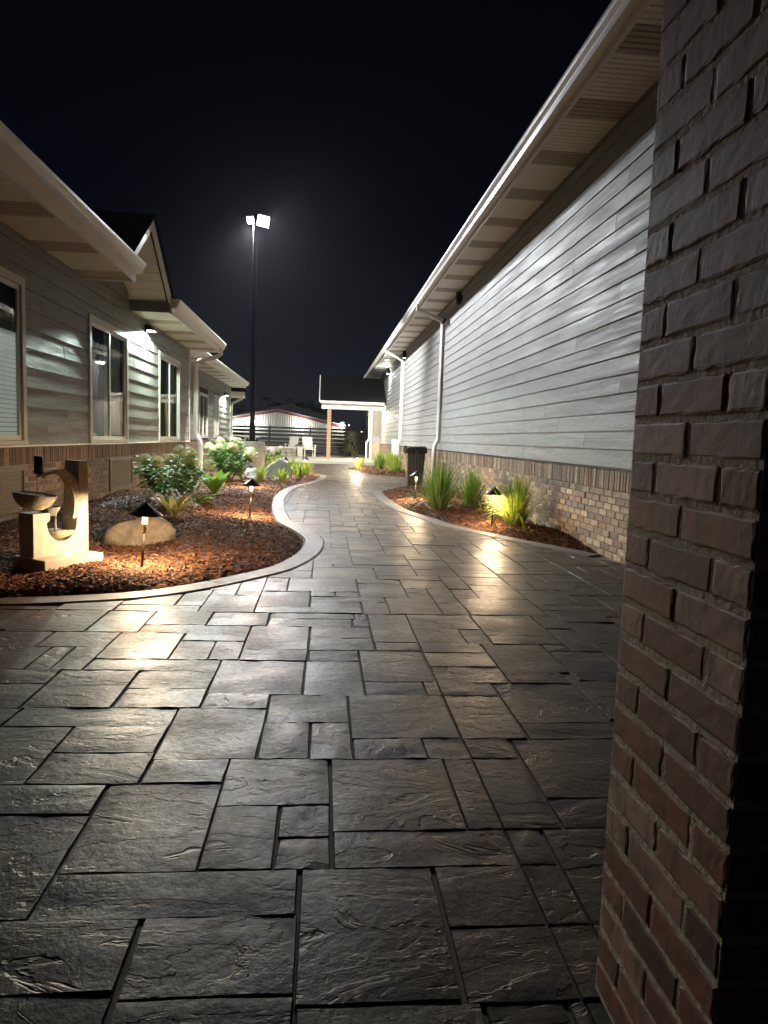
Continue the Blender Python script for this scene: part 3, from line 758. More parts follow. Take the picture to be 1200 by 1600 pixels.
# the small gable: two sloped overhangs with soffit boards, rake boards and a roof
YA, ZA = 11.62, 4.30
for s, (yf, zf) in ((1, (13.05, 3.30)), (-1, (10.15, 3.30))):
    n = 9
    for i in range(n):
        u, v = i/n, (i+1)/n; ya, za, yb, zb = YA+(yf-YA)*u, ZA+(zf-ZA)*u, YA+(yf-YA)*v, ZA+(zf-ZA)*v
        MB().prism([(XL-.01,ya,za),(XL-.01,yb-s*.012,zb+.008),(XL-.01,yb-s*.012,zb+.022),(XL-.01,ya,za+.014)], (XL*-1-2.80+.01+.0, 0, 0)).build('soffit_panel', M['soffit'], LB)
    MB().prism([(-2.76,YA,ZA-.05),(-2.76,yf,zf-.05),(-2.76,yf,zf+.12),(-2.76,YA,ZA+.13)], (.036,0,0)).build('rake_board', M['trim'], LB)
    MB().prism([(-2.68,YA,ZA+.135),(-2.68,yf+s*.06,zf+.09),(-2.68,yf+s*.06,zf+.12),(-2.68,YA,ZA+.165)], (-3.6,0,0)).build('roof', M['shingle'], LB)

# ---------------------------------------------------------------- set-back wing beyond
WB = thing('wing_building', 'set back wing with two narrow windows and its own lit wall lamp', 'building', (-4.6, 26, 0))
XW = -4.22
MB().box(XW-.2, XW, 18.7, 32.4, .0, .90).build('brick_base', M['brick_l_s'], WB)
boards(WB, XW, -1, 18.7, 32.4, .903, .222, 11, M['side_l'], .022, 3.66, [(24.5,26.25,.95,2.5),(27.7,28.9,.95,2.62)])
MB().box(XW-.2, XW-.03, 18.7, 32.4, .9, 3.25).build('wall', M['dark'], WB)
MB().box(XW-4, XW, 32.41, 32.6, 0, 3.2).build('end_wall', M['brick_l_s'], WB)
for a, b, d, mt in ((24.5,26.25,2.5,'curtain'),(27.7,28.9,2.62,'blind')):
    m = MB(); m.box(XW-.02, XW+.03, a, a+.1, .95, d); m.box(XW-.02, XW+.03, b-.1, b, .95, d); m.box(XW-.02, XW+.03, a+.1, b-.1, d-.1, d); m.box(XW-.02, XW+.03, a+.1, b-.1, .95, 1.05); m.box(XW-.02, XW+.02, (a+b)/2-.03, (a+b)/2+.03, 1.05, d-.1)
    w = m.build('window', M['wtrim'], WB)
    MB().add([(XW-.021,a+.1,1.05),(XW-.021,b-.1,1.05),(XW-.021,b-.1,d-.1),(XW-.021,a+.1,d-.1)], [(0,1,2,3)]).build('pane', M['glass'], w); MB().box(XW-.029, XW-.026, a+.1, b-.1, 1.05, d-.1).build('curtain', M[mt], w)
left_eave(WB, 18.95, 33.1, 3.25, -3.62, XW, .47, 1)
MB().box(XW-.03, XW+.03, 32.36, 32.46, .903, 3.2).build('corner_board', M['wtrim'], WB)
MB().box(-5.4, -3.75, 34.0, 34.12, 2.96, 3.12).build('porch_gutter', M['trim'], WB)
MB().box(-5.4, -3.9, 34.12, 35.6, 2.90, 2.99).build('porch_soffit', M['soffit'], WB)
MB().prism([(-5.4,33.98,3.13),(-3.7,33.98,3.13),(-3.7,36,3.75),(-5.4,36,3.75)], (0,0,.03)).build('porch_roof', M['shingle'], WB)
downspout(WB, [(-3.85,34.06,2.96),(-3.85,34.1,2.82),(-4.35,34.4,2.6),(-4.4,34.4,2.5),(-4.4,34.4,.12)])

# ---------------------------------------------------------------- tumbled brick pillar beside the camera
PB = thing('brick_pillar', 'massive tumbled brick pillar standing over the near edge of the paving', 'pillar', (.76, 1.08, 0))
def rough_brick(seed, hl, hh=.0275, depth=.045):
    """a hand-moulded brick: face looks to -X, ragged arrises and dents"""
    r = random.Random(seed); m = MB(); vs = []; fs = []; ny, nz = 9, 5; e_ = .0045/hl; GU = [-1,-1+e_,-.7,-.42,-.14,.14,.42,.7,1-e_,1]; GV = [-1,-.86,-.3,.3,.86,1]
    for j in range(nz+1):
        for i in range(ny+1):
            u, v = GU[i], GV[j]; ed = i in (0, ny) or j in (0, nz)
            y = u*hl+(r.uniform(-.003,.003) if ed else r.uniform(-.002,.002)); z = v*hh+(r.uniform(-.0022,.0022) if ed else 0)
            x = r.uniform(-.0003,.0003)+(r.uniform(.0006,.0020) if ed else 0)
            vs.append((x, y, z))
    for j in range(nz):
        for i in range(ny): a = j*(ny+1)+i; fs.append((a+1,a,a+ny+1,a+ny+2))
    ring = list(range(ny+1))+[j*(ny+1)+ny for j in range(1,nz+1)]+[nz*(ny+1)+i for i in range(ny-1,-1,-1)]+[j*(ny+1) for j in range(nz-1,0,-1)]
    o = len(vs)
    for q in ring: vs.append((depth, vs[q][1], vs[q][2]))
    for i in range(len(ring)): j = (i+1) % len(ring); fs.append((ring[i], ring[j], o+j, o+i))
    return m.add(vs, fs).mesh('brick', M['brick_p'])
FULL = [rough_brick(i, .0962) for i in range(9)]; HALF = [rough_brick(50+i, .0448) for i in range(5)]
PX0, PX1, PY0, PY1 = .580, .986, .886, 1.292
MB().box(PX0+.0022, PX1-.0022, PY0+.0022, PY1-.0022, -.05, 2.85).build('mortar_core', M['mortar_dark'], PB)
for k in range(42):
    z = k*BP+BP/2
    for face in ('w', 's', 'n'):
        lay = [(.0, 1), (.2032, 1)] if (k % 2 == 0) == (face == 'w') else [(0, 0), (.1016, 1), (.3048, 0)]
        for off, full in lay:
            L = .2032 if full else .1016; c_ = off+L/2; me = random.choice(FULL if full else HALF); flip = random.choice((0, PI))
            jx = random.uniform(-.001,.001)
            if face == 'w': p = (PX0+jx, PY0+c_, z); rz = 0
            elif face == 's': p = (PX0+c_, PY0+jx, z); rz = PI/2
            else: p = (PX0+c_, PY1-jx, z); rz = -PI/2
            if face != 'w' and off < .01:
                # corner brick's end is already given by the long face
                pass
            link('brick', me, PB, p, (0 if not flip else PI, 0, rz+random.uniform(-.012,.012)))
# ---------------------------------------------------------------- porch at the end of the path
PO = thing('porch', 'open porch with cedar post, cream beam and black shingle roof at the path end', 'porch', (1.2, 33, .1))
MB().box(.15, .33, 33.0, 33.18, .1, 2.44).build('post', M['wood'], PO)
MB().box(-.12, 2.75, 32.95, 33.22, 2.441, 2.68).build('beam', M['trim'], PO)
MB().box(-.20, 2.75, 32.72, 32.86, 2.685, 2.80).build('gutter', M['trim'], PO)
MB().box(-.12, 2.75, 32.86, 36, 2.69, 2.73).build('ceiling', M['soffit'], PO)
MB().prism([(-.2,32.7,2.81),(-.2,34.6,4.05),(-.2,36.5,2.85)], (3.0,0,0)).build('roof', M['shingle'], PO)
MB().prism([(-.245,32.66,2.74),(-.245,32.66,2.84),(-.245,34.6,4.11),(-.245,34.6,3.98)], (.04,0,0)).build('rake_board', M['trim'], PO)
MB().lathe([(.09,0),(.11,.03)], 14, (2.0, 34.4, 2.655)).build('ceiling_lamp', M['warm_glass'], PO)
lamp('POINT', 'porch_bulb', PO, (1.6,34.0,2.5), 260, (1,.88,.68), shadow_soft_size=.1)

# ---------------------------------------------------------------- wall lamps
def cyl_light(name, label, y, z, x, n, group):
    t = thing(name, label, 'wall lamp', (x, y, z), (0, 0, 0), group); s = n
    local('bracket', MB().box(-.02*s-.012, -.02*s+.012, -.04, .04, -.05, .05).mesh('bracket', M['black']), t)
    local('shade', MB().lathe([(.055,-.12),(.058,-.115),(.058,.12),(.05,.13)], 16, (-.085*s,0,0)).mesh('shade', M['black']), t)
    local('lens', MB().lathe([(.045,-.126),(.045,-.121)], 16, (-.085*s,0,0)).mesh('lens', M['black'] if 'unlit' in label else M['wall_light_face']), t); return t
g_ = 'black cylinder lamps under the long eave'
cyl_light('wall_lamp', 'unlit black cylinder lamp on the plank wall before the first downspout', 15.1, 4.13, XR-.02, 1, g_)
cyl_light('wall_lamp', 'black cylinder lamp beside the second downspout top', 25.2, 4.13, XR-.02, 1, g_)
t = cyl_light('wall_lamp', 'lit black cylinder lamp under the far end of the long eave', 31.5, 4.13, XR-.02, 1, g_)
lamp('SPOT', 'bulb', t, (XR-.105, 31.5, 4.0), 260, (.95,1,.95), (XR-.3, 31.5, 0), spot_size=2.6, spot_blend=.8, shadow_soft_size=.04)
lamp('POINT', 'bulb', t, (XR-.2, 31.5, 3.98), 22, (.95,1,.95), shadow_soft_size=.04)
def sconce(label, x, y, z, pw, group):
    t = thing('wall_sconce', label, 'wall lamp', (x, y, z), (0,0,0), group)
    local('bracket', MB().cbox(0,.035,-.07,.07,-.06,.09,.006).mesh('bracket', M['black']), t)
    local('shade', MB().prism([(.035,-.13,-.02),(.035,-.13,.085),(.10,-.13,.085),(.19,-.13,-.02)], (0,.26,0)).mesh('shade', M['black']), t)
    local('lens', MB().box(.05,.175,-.11,.11,-.028,-.022).mesh('lens', M['wall_light_face']), t)
    lamp('SPOT', 'bulb', t, (x+.11, y, z-.045), pw, (.78,1,.88), (x+.13, y, 0), spot_size=math.radians(165), spot_blend=.07, shadow_soft_size=.06)
    return t
g_ = 'small wall packs shining down on the lap siding'
sconce('lit wall lamp between two windows of the taupe building', XL+.02, 13.95, 3.02, P_SCONCE, g_)
sconce('lit wall lamp at the far end of the set back wing', XW+.02, 30.4, 2.75, P_SCONCE*1.1, g_)
# small bracket camera by the first downspout
t = thing('security_camera', 'small pale bracket camera fixed beside the first tall downspout', 'camera', (XR-.01, 16.7, 3.93))
local('bracket', MB().box(-.10,-.004,-.02,.02,-.10,.06).mesh('bracket', M['white']), t); local('housing', MB().tube([(-.09,.0,.03),(-.16,-.10,-.06)], .035, 10).mesh('housing', M['black']), t)
# standpipe
t = thing('drain_pipe', 'short white capped standpipe at the wall behind the bin', 'pipe', (2.72, 26.9, 0))
local('pipe', MB().lathe([(.11,0),(.11,1.02)], 18).mesh('pipe', M['white'], True), t); local('cap', MB().lathe([(.125,1.0),(.125,1.10),(.10,1.12)], 18).mesh('cap', M['white']), t)

# ---------------------------------------------------------------- tall pole with flood heads on a round pier
LX, LY, LZ = -2.02, 20.4, 7.0
t = thing('lamp_post', 'tall black pole with bright flood heads on a stout concrete pier', 'lamp post', (LX, LY, 0))
MB().lathe([(.36,-.05),(.36,.90),(.345,.93)], 28, (LX,LY,0)).build('pier', M['concrete'], t, sharp=40)
MB().box(LX-.17, LX+.17, LY-.17, LY+.17, .931, .965).build('base_plate', M['black'], t)
for i in (-1,1):
    for j in (-1,1): MB().lathe([(.02,.965),(.02,.99),(.012,.99),(.012,1.03)], 8, (LX+.13*i,LY+.13*j,0)).build('anchor_bolt', M['bronze'], t)
MB().tube([(LX,LY,.96),(LX,LY,1.45),(LX,LY,1.46),(LX,LY,6.86)], [.085,.080,.070,.055], 16).build('pole', M['black'], t)
MB().tube([(LX-.16,LY-.02,6.88),(LX+.20,LY-.02,6.88)], .03, 10).build('cross_arm', M['black'], t)
def flood(c, tgt, w, h, mat):
    d = (Vector(tgt)-Vector(c)).normalized(); q = d.to_track_quat('-Z','Y').to_matrix().to_4x4(); m = Matrix.Translation(c) @ q
    hd = MB().prism([m@Vector((-w,-h,0)), m@Vector((w,-h,0)), m@Vector((w,h,0)), m@Vector((-w,h,0))], d*-.001)
    b = MB(); vs = [m@Vector(p) for p in ((-w,-h,0),(w,-h,0),(w,h,0),(-w,h,0),(-w*.8,-h*.7,.09),(w*.8,-h*.7,.09),(w*.8,h*.7,.09),(-w*.8,h*.7,.09))]
    o = b.add(vs, [(4,5,6,7),(0,1,5,4),(1,2,6,5),(2,3,7,6),(3,0,4,7)]).build('flood_head', M['black'], t)
    MB().prism([m@Vector((-w*.9,-h*.85,-.002)), m@Vector((w*.9,-h*.85,-.002)), m@Vector((w*.9,h*.85,-.002)), m@Vector((-w*.9,h*.85,-.002))], d*-.004).build('lens', M['pole_glass'], o)
    return Vector(c)+d*.03
AIM1 = (LX+5.9, LY-7.6, LZ-3.0); AIM2 = (.1, 15.2, 0)
p = flood((LX+.22, LY-.05, LZ-.02), AIM1, .19, .15, 0)
lamp('SPOT', 'flood_bulb', t, p, P_POLE, (.93,.96,1.), AIM1, spot_size=math.radians(72), spot_blend=1., shadow_soft_size=.10)
p = flood((LX-.13, LY-.05, LZ-.02), (-3.2, 10, 0), .09, .10, 0)
lamp('SPOT', 'flood_bulb', t, (LX-.1, LY+.1, LZ-.1), P_POLE2, (.95,.97,1.), AIM2, spot_size=math.radians(94), spot_blend=1., shadow_soft_size=.1)

p = flood((LX, LY+.16, LZ-.02), (1.4, 30, .5), .10, .10, 0)  # added third head, fill for the far patio and wall
lamp('SPOT', 'flood_bulb', t, p+Vector((0,.03,-.03)), P_POLE_FILL, (.97,.97,.95), (1.4, 30, .5), spot_size=math.radians(140), spot_blend=1., shadow_soft_size=.1)
# ---------------------------------------------------------------- path lights
def path_light(label, x, y, z, tilt, scale=1.):
    t = thing('path_light', label, 'path light', (x, y, z), (tilt[0], tilt[1], 0), 'bronze hat path lights in the planting beds'); t.scale = (scale,)*3
    for nm, m in PLM: local(nm, m, t)
    d = lamp('POINT', 'bulb', None, (0,0,0), P_PATH, (1.,.70,.42), shadow_soft_size=.032); d.parent = t; d.location = (0,0,.402)
    return t
PLM = [('stake', MB().tube([(0,0,-.08),(0,0,.30)], .0105, 10).mesh('stake', M['bronze'], True)),
       ('socket', MB().lathe([(.012,.27),(.014,.28),(.021,.345),(.021,.350)], 14).mesh('socket', M['brass'], True)),
       ('lamp_glass', MB().lathe([(.019,.351),(.021,.355),(.023,.430),(.020,.433)], 14).mesh('lamp_glass', M['warm_glass'])),
       ('hat', MB().lathe([(.05,.4335),(.122,.420),(.128,.417),(.129,.421),(.088,.449),(.050,.478),(.026,.498),(.012,.503),(.010,.518),(.004,.522)], 26).mesh('hat', M['bronze'], True))]
for lab, x, y, tl in (('path light in front of the tan boulder, nearest the fountain', -1.38, 5.53, (.02,.07)), ('path light standing alone on open mulch at the bend of the border', -.93, 9.21, (-.03,.04)),
                      ('path light beside the fuller pale green hydrangea', -1.46, 14.1, (0,-.03)), ('path light behind the grey boulder among daylilies', -1.03, 18.6, (.02,.05)), ('path light at the tip of the planting bed by the far path', -.52, 20.6, (0,0))):
    path_light(lab, x, y, bedz(CL, x, y), tl)
for lab, x, y, C in (('path light in front of the lime green grass clump by the brick base', 2.16, 8.75, CR), ('path light at the edge beside the tallest grass clump', 1.62, 12.2, CR), ('path light in the small bed near the porch', 1.18, 24.6, CF)):
    path_light(lab, x, y, bedz(C, x, y), (.0,.03))

# ---------------------------------------------------------------- fountain
FT = thing('garden_fountain', 'stone water fountain with a crescent arch pouring into a tilted bowl', 'fountain', (-2.09, 5.29, .0), (0, 0, math.atan2(.43, .29)))
# local axes: u = x along the face, y = into the stone, z up
T = .17
def poly_u():
    o = [(0,.15),(.47,.15),(.47,.86)]
    o += [(.395,.86),(.385,.62),(.370,.45)]
    for a in np.linspace(0, PI, 13)[1:-1]: o.append((.24+.13*math.cos(a), .40-.15*math.sin(a)))
    o += [(.11,.40),(.135,.42),(.14,.475),(0,.475)]
    return o
m = MB(); P = poly_u(); m.prism([(u, 0, v) for u, v in P], (0, T, 0)); local('slab', m.mesh('slab', M['fountain']), FT)
local('plinth', MB().cbox(-.02, .49, -.15, .22, -.06, .149, .006).mesh('plinth', M['fountain']), FT)
# pebble floor seen through the opening and the little pool
local('basin', MB().lathe([(.02,.25),(.13,.30),(.14,.325)], 20, (.24,.09,0)).mesh('basin', M['bowl'], True), FT)
local('pool', MB().lathe([(.125,.312),(.125,.316)], 20, (.24,.09,0)).mesh('pool', M['water']), FT)
# crescent: a band that thins towards its tip
vs = []; fs = []; N = 26
for i in range(N+1):
    u = i/N; a = math.radians(-48+u*168); rx, rz = .150, .205; cxx, czz = .225, .575
    p = Vector((cxx+rx*math.cos(a), 0, czz+rz*math.sin(a)))
    if u > .9: p += Vector((-(u-.9)*.5, 0, -(u-.9)*.06))
    th = .012+.030*math.sin(PI*min(1, u*1.05))*(1-u*.55); n_ = Vector((math.cos(a), 0, math.sin(a))); w0 = -.02+.06*u; w1 = .105-.07*u
    for r_, yy in ((-th, w0), (th, w0), (th, w0+w1), (-th, w0+w1)): q = p+n_*r_; vs.append((q.x, yy, q.z))
for i in range(N):
    for k in range(4): fs.append((i*4+k, i*4+(k+1)%4, (i+1)*4+(k+1)%4, (i+1)*4+k))
fs += [(0,1,2,3), (N*4+3,N*4+2,N*4+1,N*4)]
local('crescent', MB().add(vs, fs).mesh('crescent', M['bowl']), FT)
mb = Matrix.Translation((.04, .05, .555)) @ Matrix.Rotation(math.radians(6), 4, 'Y') @ Matrix.Rotation(math.radians(5), 4, 'X')
pr = [(.02,-.085),(.07,-.075),(.115,-.045),(.14,-.005),(.15,.035),(.145,.038),(.13,.0),(.10,-.035),(.06,-.06),(.01,-.068)]
local('bowl', MB().lathe(pr, 28, (0,0,.03), mb).mesh('bowl', M['bowl'], True), FT)
local('bowl_water', MB().lathe([(.130,.028),(.130,.030)], 28, (0,0,.03), mb).mesh('bowl_water', M['water']), FT)
local('lower_cup', MB().lathe([(.02,-.06),(.045,-.05),(.07,-.01),(.075,.012),(.07,.013),(.05,-.02),(.01,-.03)], 18, (.165,.045,.505)).mesh('lower_cup', M['rock_b'], True), FT)
random.seed(3)
local('water_stream', MB().tube([(.072+random.uniform(-.002,.002), .05, .745-.0118*i) for i in range(14)], [.006+.002*math.sin(i*1.7) for i in range(14)], 8).mesh('water_stream', M['water'], True), FT)
local('spill', MB().tube([(.19,.04,.515),(.205,.04,.495),(.208,.04,.42),(.21,.04,.325)], [.012,.014,.010,.012], 8).mesh('spill', M['water'], True), FT)
local('spout_tube', MB().tube([(.085,.05,.765),(.085,.05,.895)], .032, 12).mesh('spout_tube', M['black'], True), FT)
local('spout_lip', MB().tube([(.072,.05,.75),(.09,.05,.755),(.125,.05,.748),(.16,.05,.765)], [.012,.016,.014,.01], 8).mesh('spout_lip', M['bowl'], True), FT)
local('lamp', MB().lathe([(.022,.0),(.022,.018),(.014,.026)], 14, (.24,-.055,.149)).mesh('lamp', M['led'], True), FT)
bb = lamp('POINT', 'bulb', None, (0,0,0), .22, (1,.74,.22), shadow_soft_size=.02); bb.parent = FT; bb.location = (.24,-.085,.205)

# ---------------------------------------------------------------- boulders
def boulder(name, label, c, r, mat, seed, flat=.8):
    import mathutils
    bm_ = __import__('bmesh').new(); __import__('bmesh').ops.create_icosphere(bm_, subdivisions=4, radius=1.0)
    off = Vector((seed*3.1, seed*7.7, seed*1.3)); rr = random.Random(seed)
    planes = [(Vector((rr.gauss(0,1), rr.gauss(0,1), rr.gauss(.2,.8))).normalized(), rr.uniform(.50,.80)) for _ in range(9)]
    for v in bm_.verts:
        p = v.co.copy()
        for n, d in planes:
            k = p.dot(n)
            if k > d: p -= n*(k-d)*.9
        p *= 1+.16*mathutils.noise.noise(p*1.6+off)+.06*mathutils.noise.noise(p*4.5+off)+.02*mathutils.noise.noise(p*12+off)
        v.co = Vector((p.x*r[0], p.y*r[1], max(p.z, -.35)*r[2]))
    me = bpy.data.meshes.new(name); bm_.to_mesh(me); bm_.free(); me.materials.append(mat)
    me.polygons.foreach_set('use_smooth', [True]*len(me.polygons))
    o = bpy.data.objects.new(name, me); COL.objects.link(o); o.location = c; return tag(o, label, 'rock')
boulder('boulder', 'tan weathered boulder in the mulch beside the fountain', (-1.70, 6.75, .06), (.36,.28,.27), M['rock_a'], 4)
boulder('boulder', 'large grey layered boulder among daylilies in front of the lamp pier', (-1.25, 17.6, .06), (.50,.40,.52), M['rock_b'], 9)
boulder('boulder', 'low grey boulder at the foot of the larger grey boulder', (-1.62, 17.1, .05), (.40,.32,.30), M['rock_b'], 12)

# ---------------------------------------------------------------- plants
def hydrangea(label, x, y, R, Hh, nl, heads, fm, seed, C=CL):
    r = random.Random(seed); t = thing('hydrangea', label, 'shrub', (x, y, bedz(C, x, y)), (0,0,r.uniform(0,6)), 'hydrangeas along the planting bed')
    st = MB(); lf = MB(); tips = []
    for i in range(heads+7):
        a = 2*PI*i/(heads+7)*2.4+r.uniform(-.3,.3); rad = R*math.sqrt(r.uniform(.05,1))*.92; h = Hh*r.uniform(.72,1.)*(1-.28*(rad/R)**2)
        p = Vector((math.cos(a)*rad, math.sin(a)*rad, h)); tips.append(p)
        st.tube([(p.x*.08,p.y*.08,0),(p.x*.5,p.y*.5,h*.55),p], [.008,.006,.004], 5)
    for i in range(nl):
        k = r.choice(tips); u = r.uniform(.25,1.02); b = Vector((k.x*(u**.8), k.y*(u**.8), k.z*u))+Vector((r.gauss(0,.05),r.gauss(0,.05),r.gauss(0,.04)))
        b.z = max(.05, b.z); a = r.uniform(0, 2*PI); d = Vector((math.cos(a)+b.x*1.2, math.sin(a)+b.y*1.2, r.uniform(-.1,.7)))
        L = r.uniform(.09,.165); lf.leaf(b, d, L, L*.6, r.uniform(.4,1.1), 3, .2, [.15,1.,.85,.04])
    local('stems', st.mesh('stem', M['stem']), t).name = 'stem'; local('foliage', lf.mesh('foliage', M['hyd_leaf']), t)
    tips.sort(key=lambda p: -p.z-.3*p.length)
    for p in tips[:heads]:
        m = MB(); n = 120; rr = r.uniform(.090,.118)
        for i in range(n):
            zf = 1-2*(i+.5)/n; ph = i*2.39996; q = Vector((math.sqrt(1-zf*zf)*math.cos(ph), math.sqrt(1-zf*zf)*math.sin(ph), zf*.85)); c = q*rr*r.uniform(.85,1.06)
            s = q.cross(Vector((.3,.2,1))).normalized(); w = q.cross(s); e_ = .017*r.uniform(.8,1.2); an = r.uniform(0,1.5); s2 = s*math.cos(an)+w*math.sin(an); w2 = q.cross(s2)
            m.add([c+s2*e_+q*.003, c+w2*e_, c-s2*e_+q*.003, c-w2*e_], [(0,1,2,3)])
        m.lathe([(.01,-rr*.7),(rr*.6,-rr*.35),(rr*.72,0),(rr*.6,rr*.45),(.01,rr*.7)], 8)
        local('flower_head', m.mesh('flower_head', fm), t, p+Vector((0,0,.03)))
    return t
hydrangea('dark leaved hydrangea with round greenish heads against the brick base', -2.25, 10.85, .66, .76, 820, 9, M['hyd_flower'], 21)
hydrangea('fuller bright hydrangea crowded with pale lime heads beside the downspout', -2.05, 15.7, .66, .88, 760, 13, M['hyd_flower'], 22)
hydrangea('whitish flowered hydrangea on the path side of the lamp pier', -1.62, 21.4, .48, .72, 420, 8, M['hyd_white'], 23)
hydrangea('faded hydrangea with pinkish white heads behind the lamp pier', -2.85, 21.6, .55, .95, 420, 9, M['hyd_white'], 24)
def hosta(label, x, y, R, n, mat, seed, up=.9, wid=.42):
    r = random.Random(seed); t = thing('hosta', label, 'plant', (x, y, bedz(CL, x, y)), (0,0,0), 'broad leaved clumps near the hydrangeas')
    for i in range(n):
        a = 2*PI*i*.381966*1.0+r.uniform(-.2,.2); L = R*r.uniform(.75,1.1); e_ = up*r.uniform(.55,1.35)
        m = MB().leaf((.02*math.cos(a), .02*math.sin(a), 0), (math.cos(a), math.sin(a), e_), L, L*wid*r.uniform(.8,1.1), r.uniform(.5,1.2), 6, .35, [.12,.35,.8,1.,.95,.6,.04])
        local('leaf', m.mesh('leaf', mat, True), t)
hosta('bright lime hosta standing clear of the hydrangeas', -1.85, 12.3, .48, 26, M['hosta'], 31, 2.0, .28)
hosta('small green hosta below the dark hydrangea', -1.85, 10.7, .30, 14, M['hosta'], 32, 1.0)
hosta('yellowing upright plant next to the tan boulder', -1.82, 8.85, .38, 14, M['hosta_y'], 33, 2.0, .22)
def lowshrub(label, x, y, R, Hh, n, mat, seed):
    r = random.Random(seed); t = thing('low_shrub', label, 'shrub', (x, y, bedz(CL, x, y)), group='low silvery ground shrubs'); m = MB()
    for i in range(n):
        a = r.uniform(0,2*PI); q = math.sqrt(r.random()); p = Vector((math.cos(a)*R*q*1.2, math.sin(a)*R*q, Hh*(1-q*q)*r.uniform(.3,1.)+.02)); b = r.uniform(0,2*PI)
        m.leaf(p, (math.cos(b),math.sin(b),r.uniform(.1,1)), r.uniform(.035,.07), .028, .5, 2, .2, [.3,1.,.1])
    st = MB()
    for i in range(14): a = r.uniform(0,6.3); st.tube([(0,0,0),(math.cos(a)*R*.7,math.sin(a)*R*.7,Hh*.5)], .004, 4)
    local('foliage', m.mesh('foliage', mat), t); local('stem', st.mesh('stem', M['stem']), t)
lowshrub('silvery low shrub in front of the vent grille', -2.35, 9.9, .55, .18, 800, M['silver'], 41)
lowshrub('sparse silvery shrub between dark hydrangea and yellowing plant', -1.98, 9.6, .30, .26, 300, M['silver'], 42)
def grass(name, label, x, y, Hh, R, n, mat, seed, C, cat='ornamental grass', group='ornamental grass clumps'):
    r = random.Random(seed); m = MB()
    for i in range(n):
        a = r.uniform(0,2*PI); q = abs(r.gauss(0,.5)); q = min(q, 1.25); b = Vector((math.cos(a)*R*.22*r.random(), math.sin(a)*R*.22*r.random(), 0))
        L = Hh*r.uniform(.75,1.2); m.leaf(b, (math.cos(a)*q*.75, math.sin(a)*q*.75, 1.), L, r.uniform(.010,.019)*(1 if y < 12 else 1.5), r.uniform(.4,2.3)*(.35+q), 5, .3, [.7,1.,1.,.9,.6,.08])
    me = m.mesh(name, mat); o = bpy.data.objects.new(name, me); COL.objects.link(o); o.location = (x, y, bedz(C, x, y)-.01); tag(o, label, cat, group); return o
grass('grass_clump', 'tall dark green grass clump standing nearest the bin', 1.84, 10.9, .74, .55, 330, M['grass'], 51, CR)
grass('grass_clump', 'medium grass clump close against the brick base', 2.42, 11.2, .58, .5, 240, M['grass'], 52, CR)
grass('grass_clump', 'lime green grass clump lit by the path light before it', 2.45, 8.75, .60, .55, 330, M['grass_y'], 53, CR)
grass('grass_clump', 'yellow green grass clump just beyond the bin', 2.30, 22.3, .58, .5, 240, M['grass_y'], 54, CF)
grass('grass_clump', 'dark grass clump in the middle of the small far bed', 1.95, 24.2, .55, .5, 220, M['grass'], 55, CF)
grass('grass_clump', 'grass clump by the wall in the small far bed', 2.45, 25.6, .62, .5, 200, M['grass_y'], 56, CF)
grass('grass_clump', 'little grass tuft at the tip of the small far bed', 1.25, 24.9, .45, .35, 140, M['grass_y'], 57, CF)
for i, (x, y, h, lab, mt) in enumerate(((-1.42,16.3,.36,'daylily tuft left of the grey boulder','grass_y'), (-.93,16.2,.32,'bright daylily tuft below the grey boulder','grass_y'), (-.60,18.4,.42,'daylily tuft nearest the border band','grass'), (-.85,19.6,.45,'daylily tuft behind the grey boulder','grass'), (-1.35,19.6,.5,'tall pale tuft between grey boulder and pier','grass_y'), (-.45,19.7,.36,'daylily tuft under the farthest path light','grass_y'))):
    grass('daylily', lab, x, y, h, .3, 90, M[mt], 60+i, CL, 'plant', 'daylily tufts at the bend')
# weeping shrub on the patio
r = random.Random(77); t = thing('weeping_shrub', 'pale weeping evergreen in front of the slatted fence', 'shrub', (1.55, 39.2, .1)); m = MB()
for i in range(420):
    a = r.uniform(0,2*PI); h = r.random(); R = .12+.42*(1-h); b = (math.cos(a)*R*r.random(), math.sin(a)*R*r.random(), .15+1.25*h); m.leaf(b, (math.cos(a)*.7, math.sin(a)*.7, .25), r.uniform(.25,.45), .05, 2.2, 4, .2, [.5,1.,.8,.5,.1])
local('foliage', m.mesh('foliage', M['conifer']), t); local('trunk', MB().tube([(0,0,0),(.02,0,.7),(.0,.02,1.4)], [.04,.03,.01], 8).mesh('trunk', M['stem']), t)

# ---------------------------------------------------------------- bin
t = thing('rubbish_bin', 'tall black plastic bin with a bag folded over its rim', 'bin', (2.19, 16.75, 0))
m = MB(); n = 40; vs = []; fs = []
for z, s in ((.0,.185),(.03,.19),(.86,.235),(.90,.25),(.93,.25),(.93,.225),(.5,.21)):
    for i in range(n):
        a = 2*PI*i/n; c, s2 = math.cos(a), math.sin(a); k = 1/max(abs(c), abs(s2))**.82; rb = 1-.02*(i % 2)*(z < .88); vs.append((c*k*s*rb, s2*k*s*rb, z))
for j in range(6):
    for i in range(n): fs.append((j*n+i, j*n+(i+1)%n, (j+1)*n+(i+1)%n, (j+1)*n+i))
fs.append(tuple(range(n))[::-1]); local('body', m.add(vs, fs).mesh('body', M['bin']), t)
m = MB(); vs = []; fs = []; r = random.Random(5)
for z, s in ((.80,.262),(.86,.272),(.925,.268),(.965,.225),(.95,.16),(.90,.06)):
    for i in range(n):
        a = 2*PI*i/n; c, s2 = math.cos(a), math.sin(a); k = 1/max(abs(c), abs(s2))**.7; w = 1+r.uniform(-.05,.06); vs.append((c*k*s*w, s2*k*s*w, z+r.uniform(-.022,.022)))
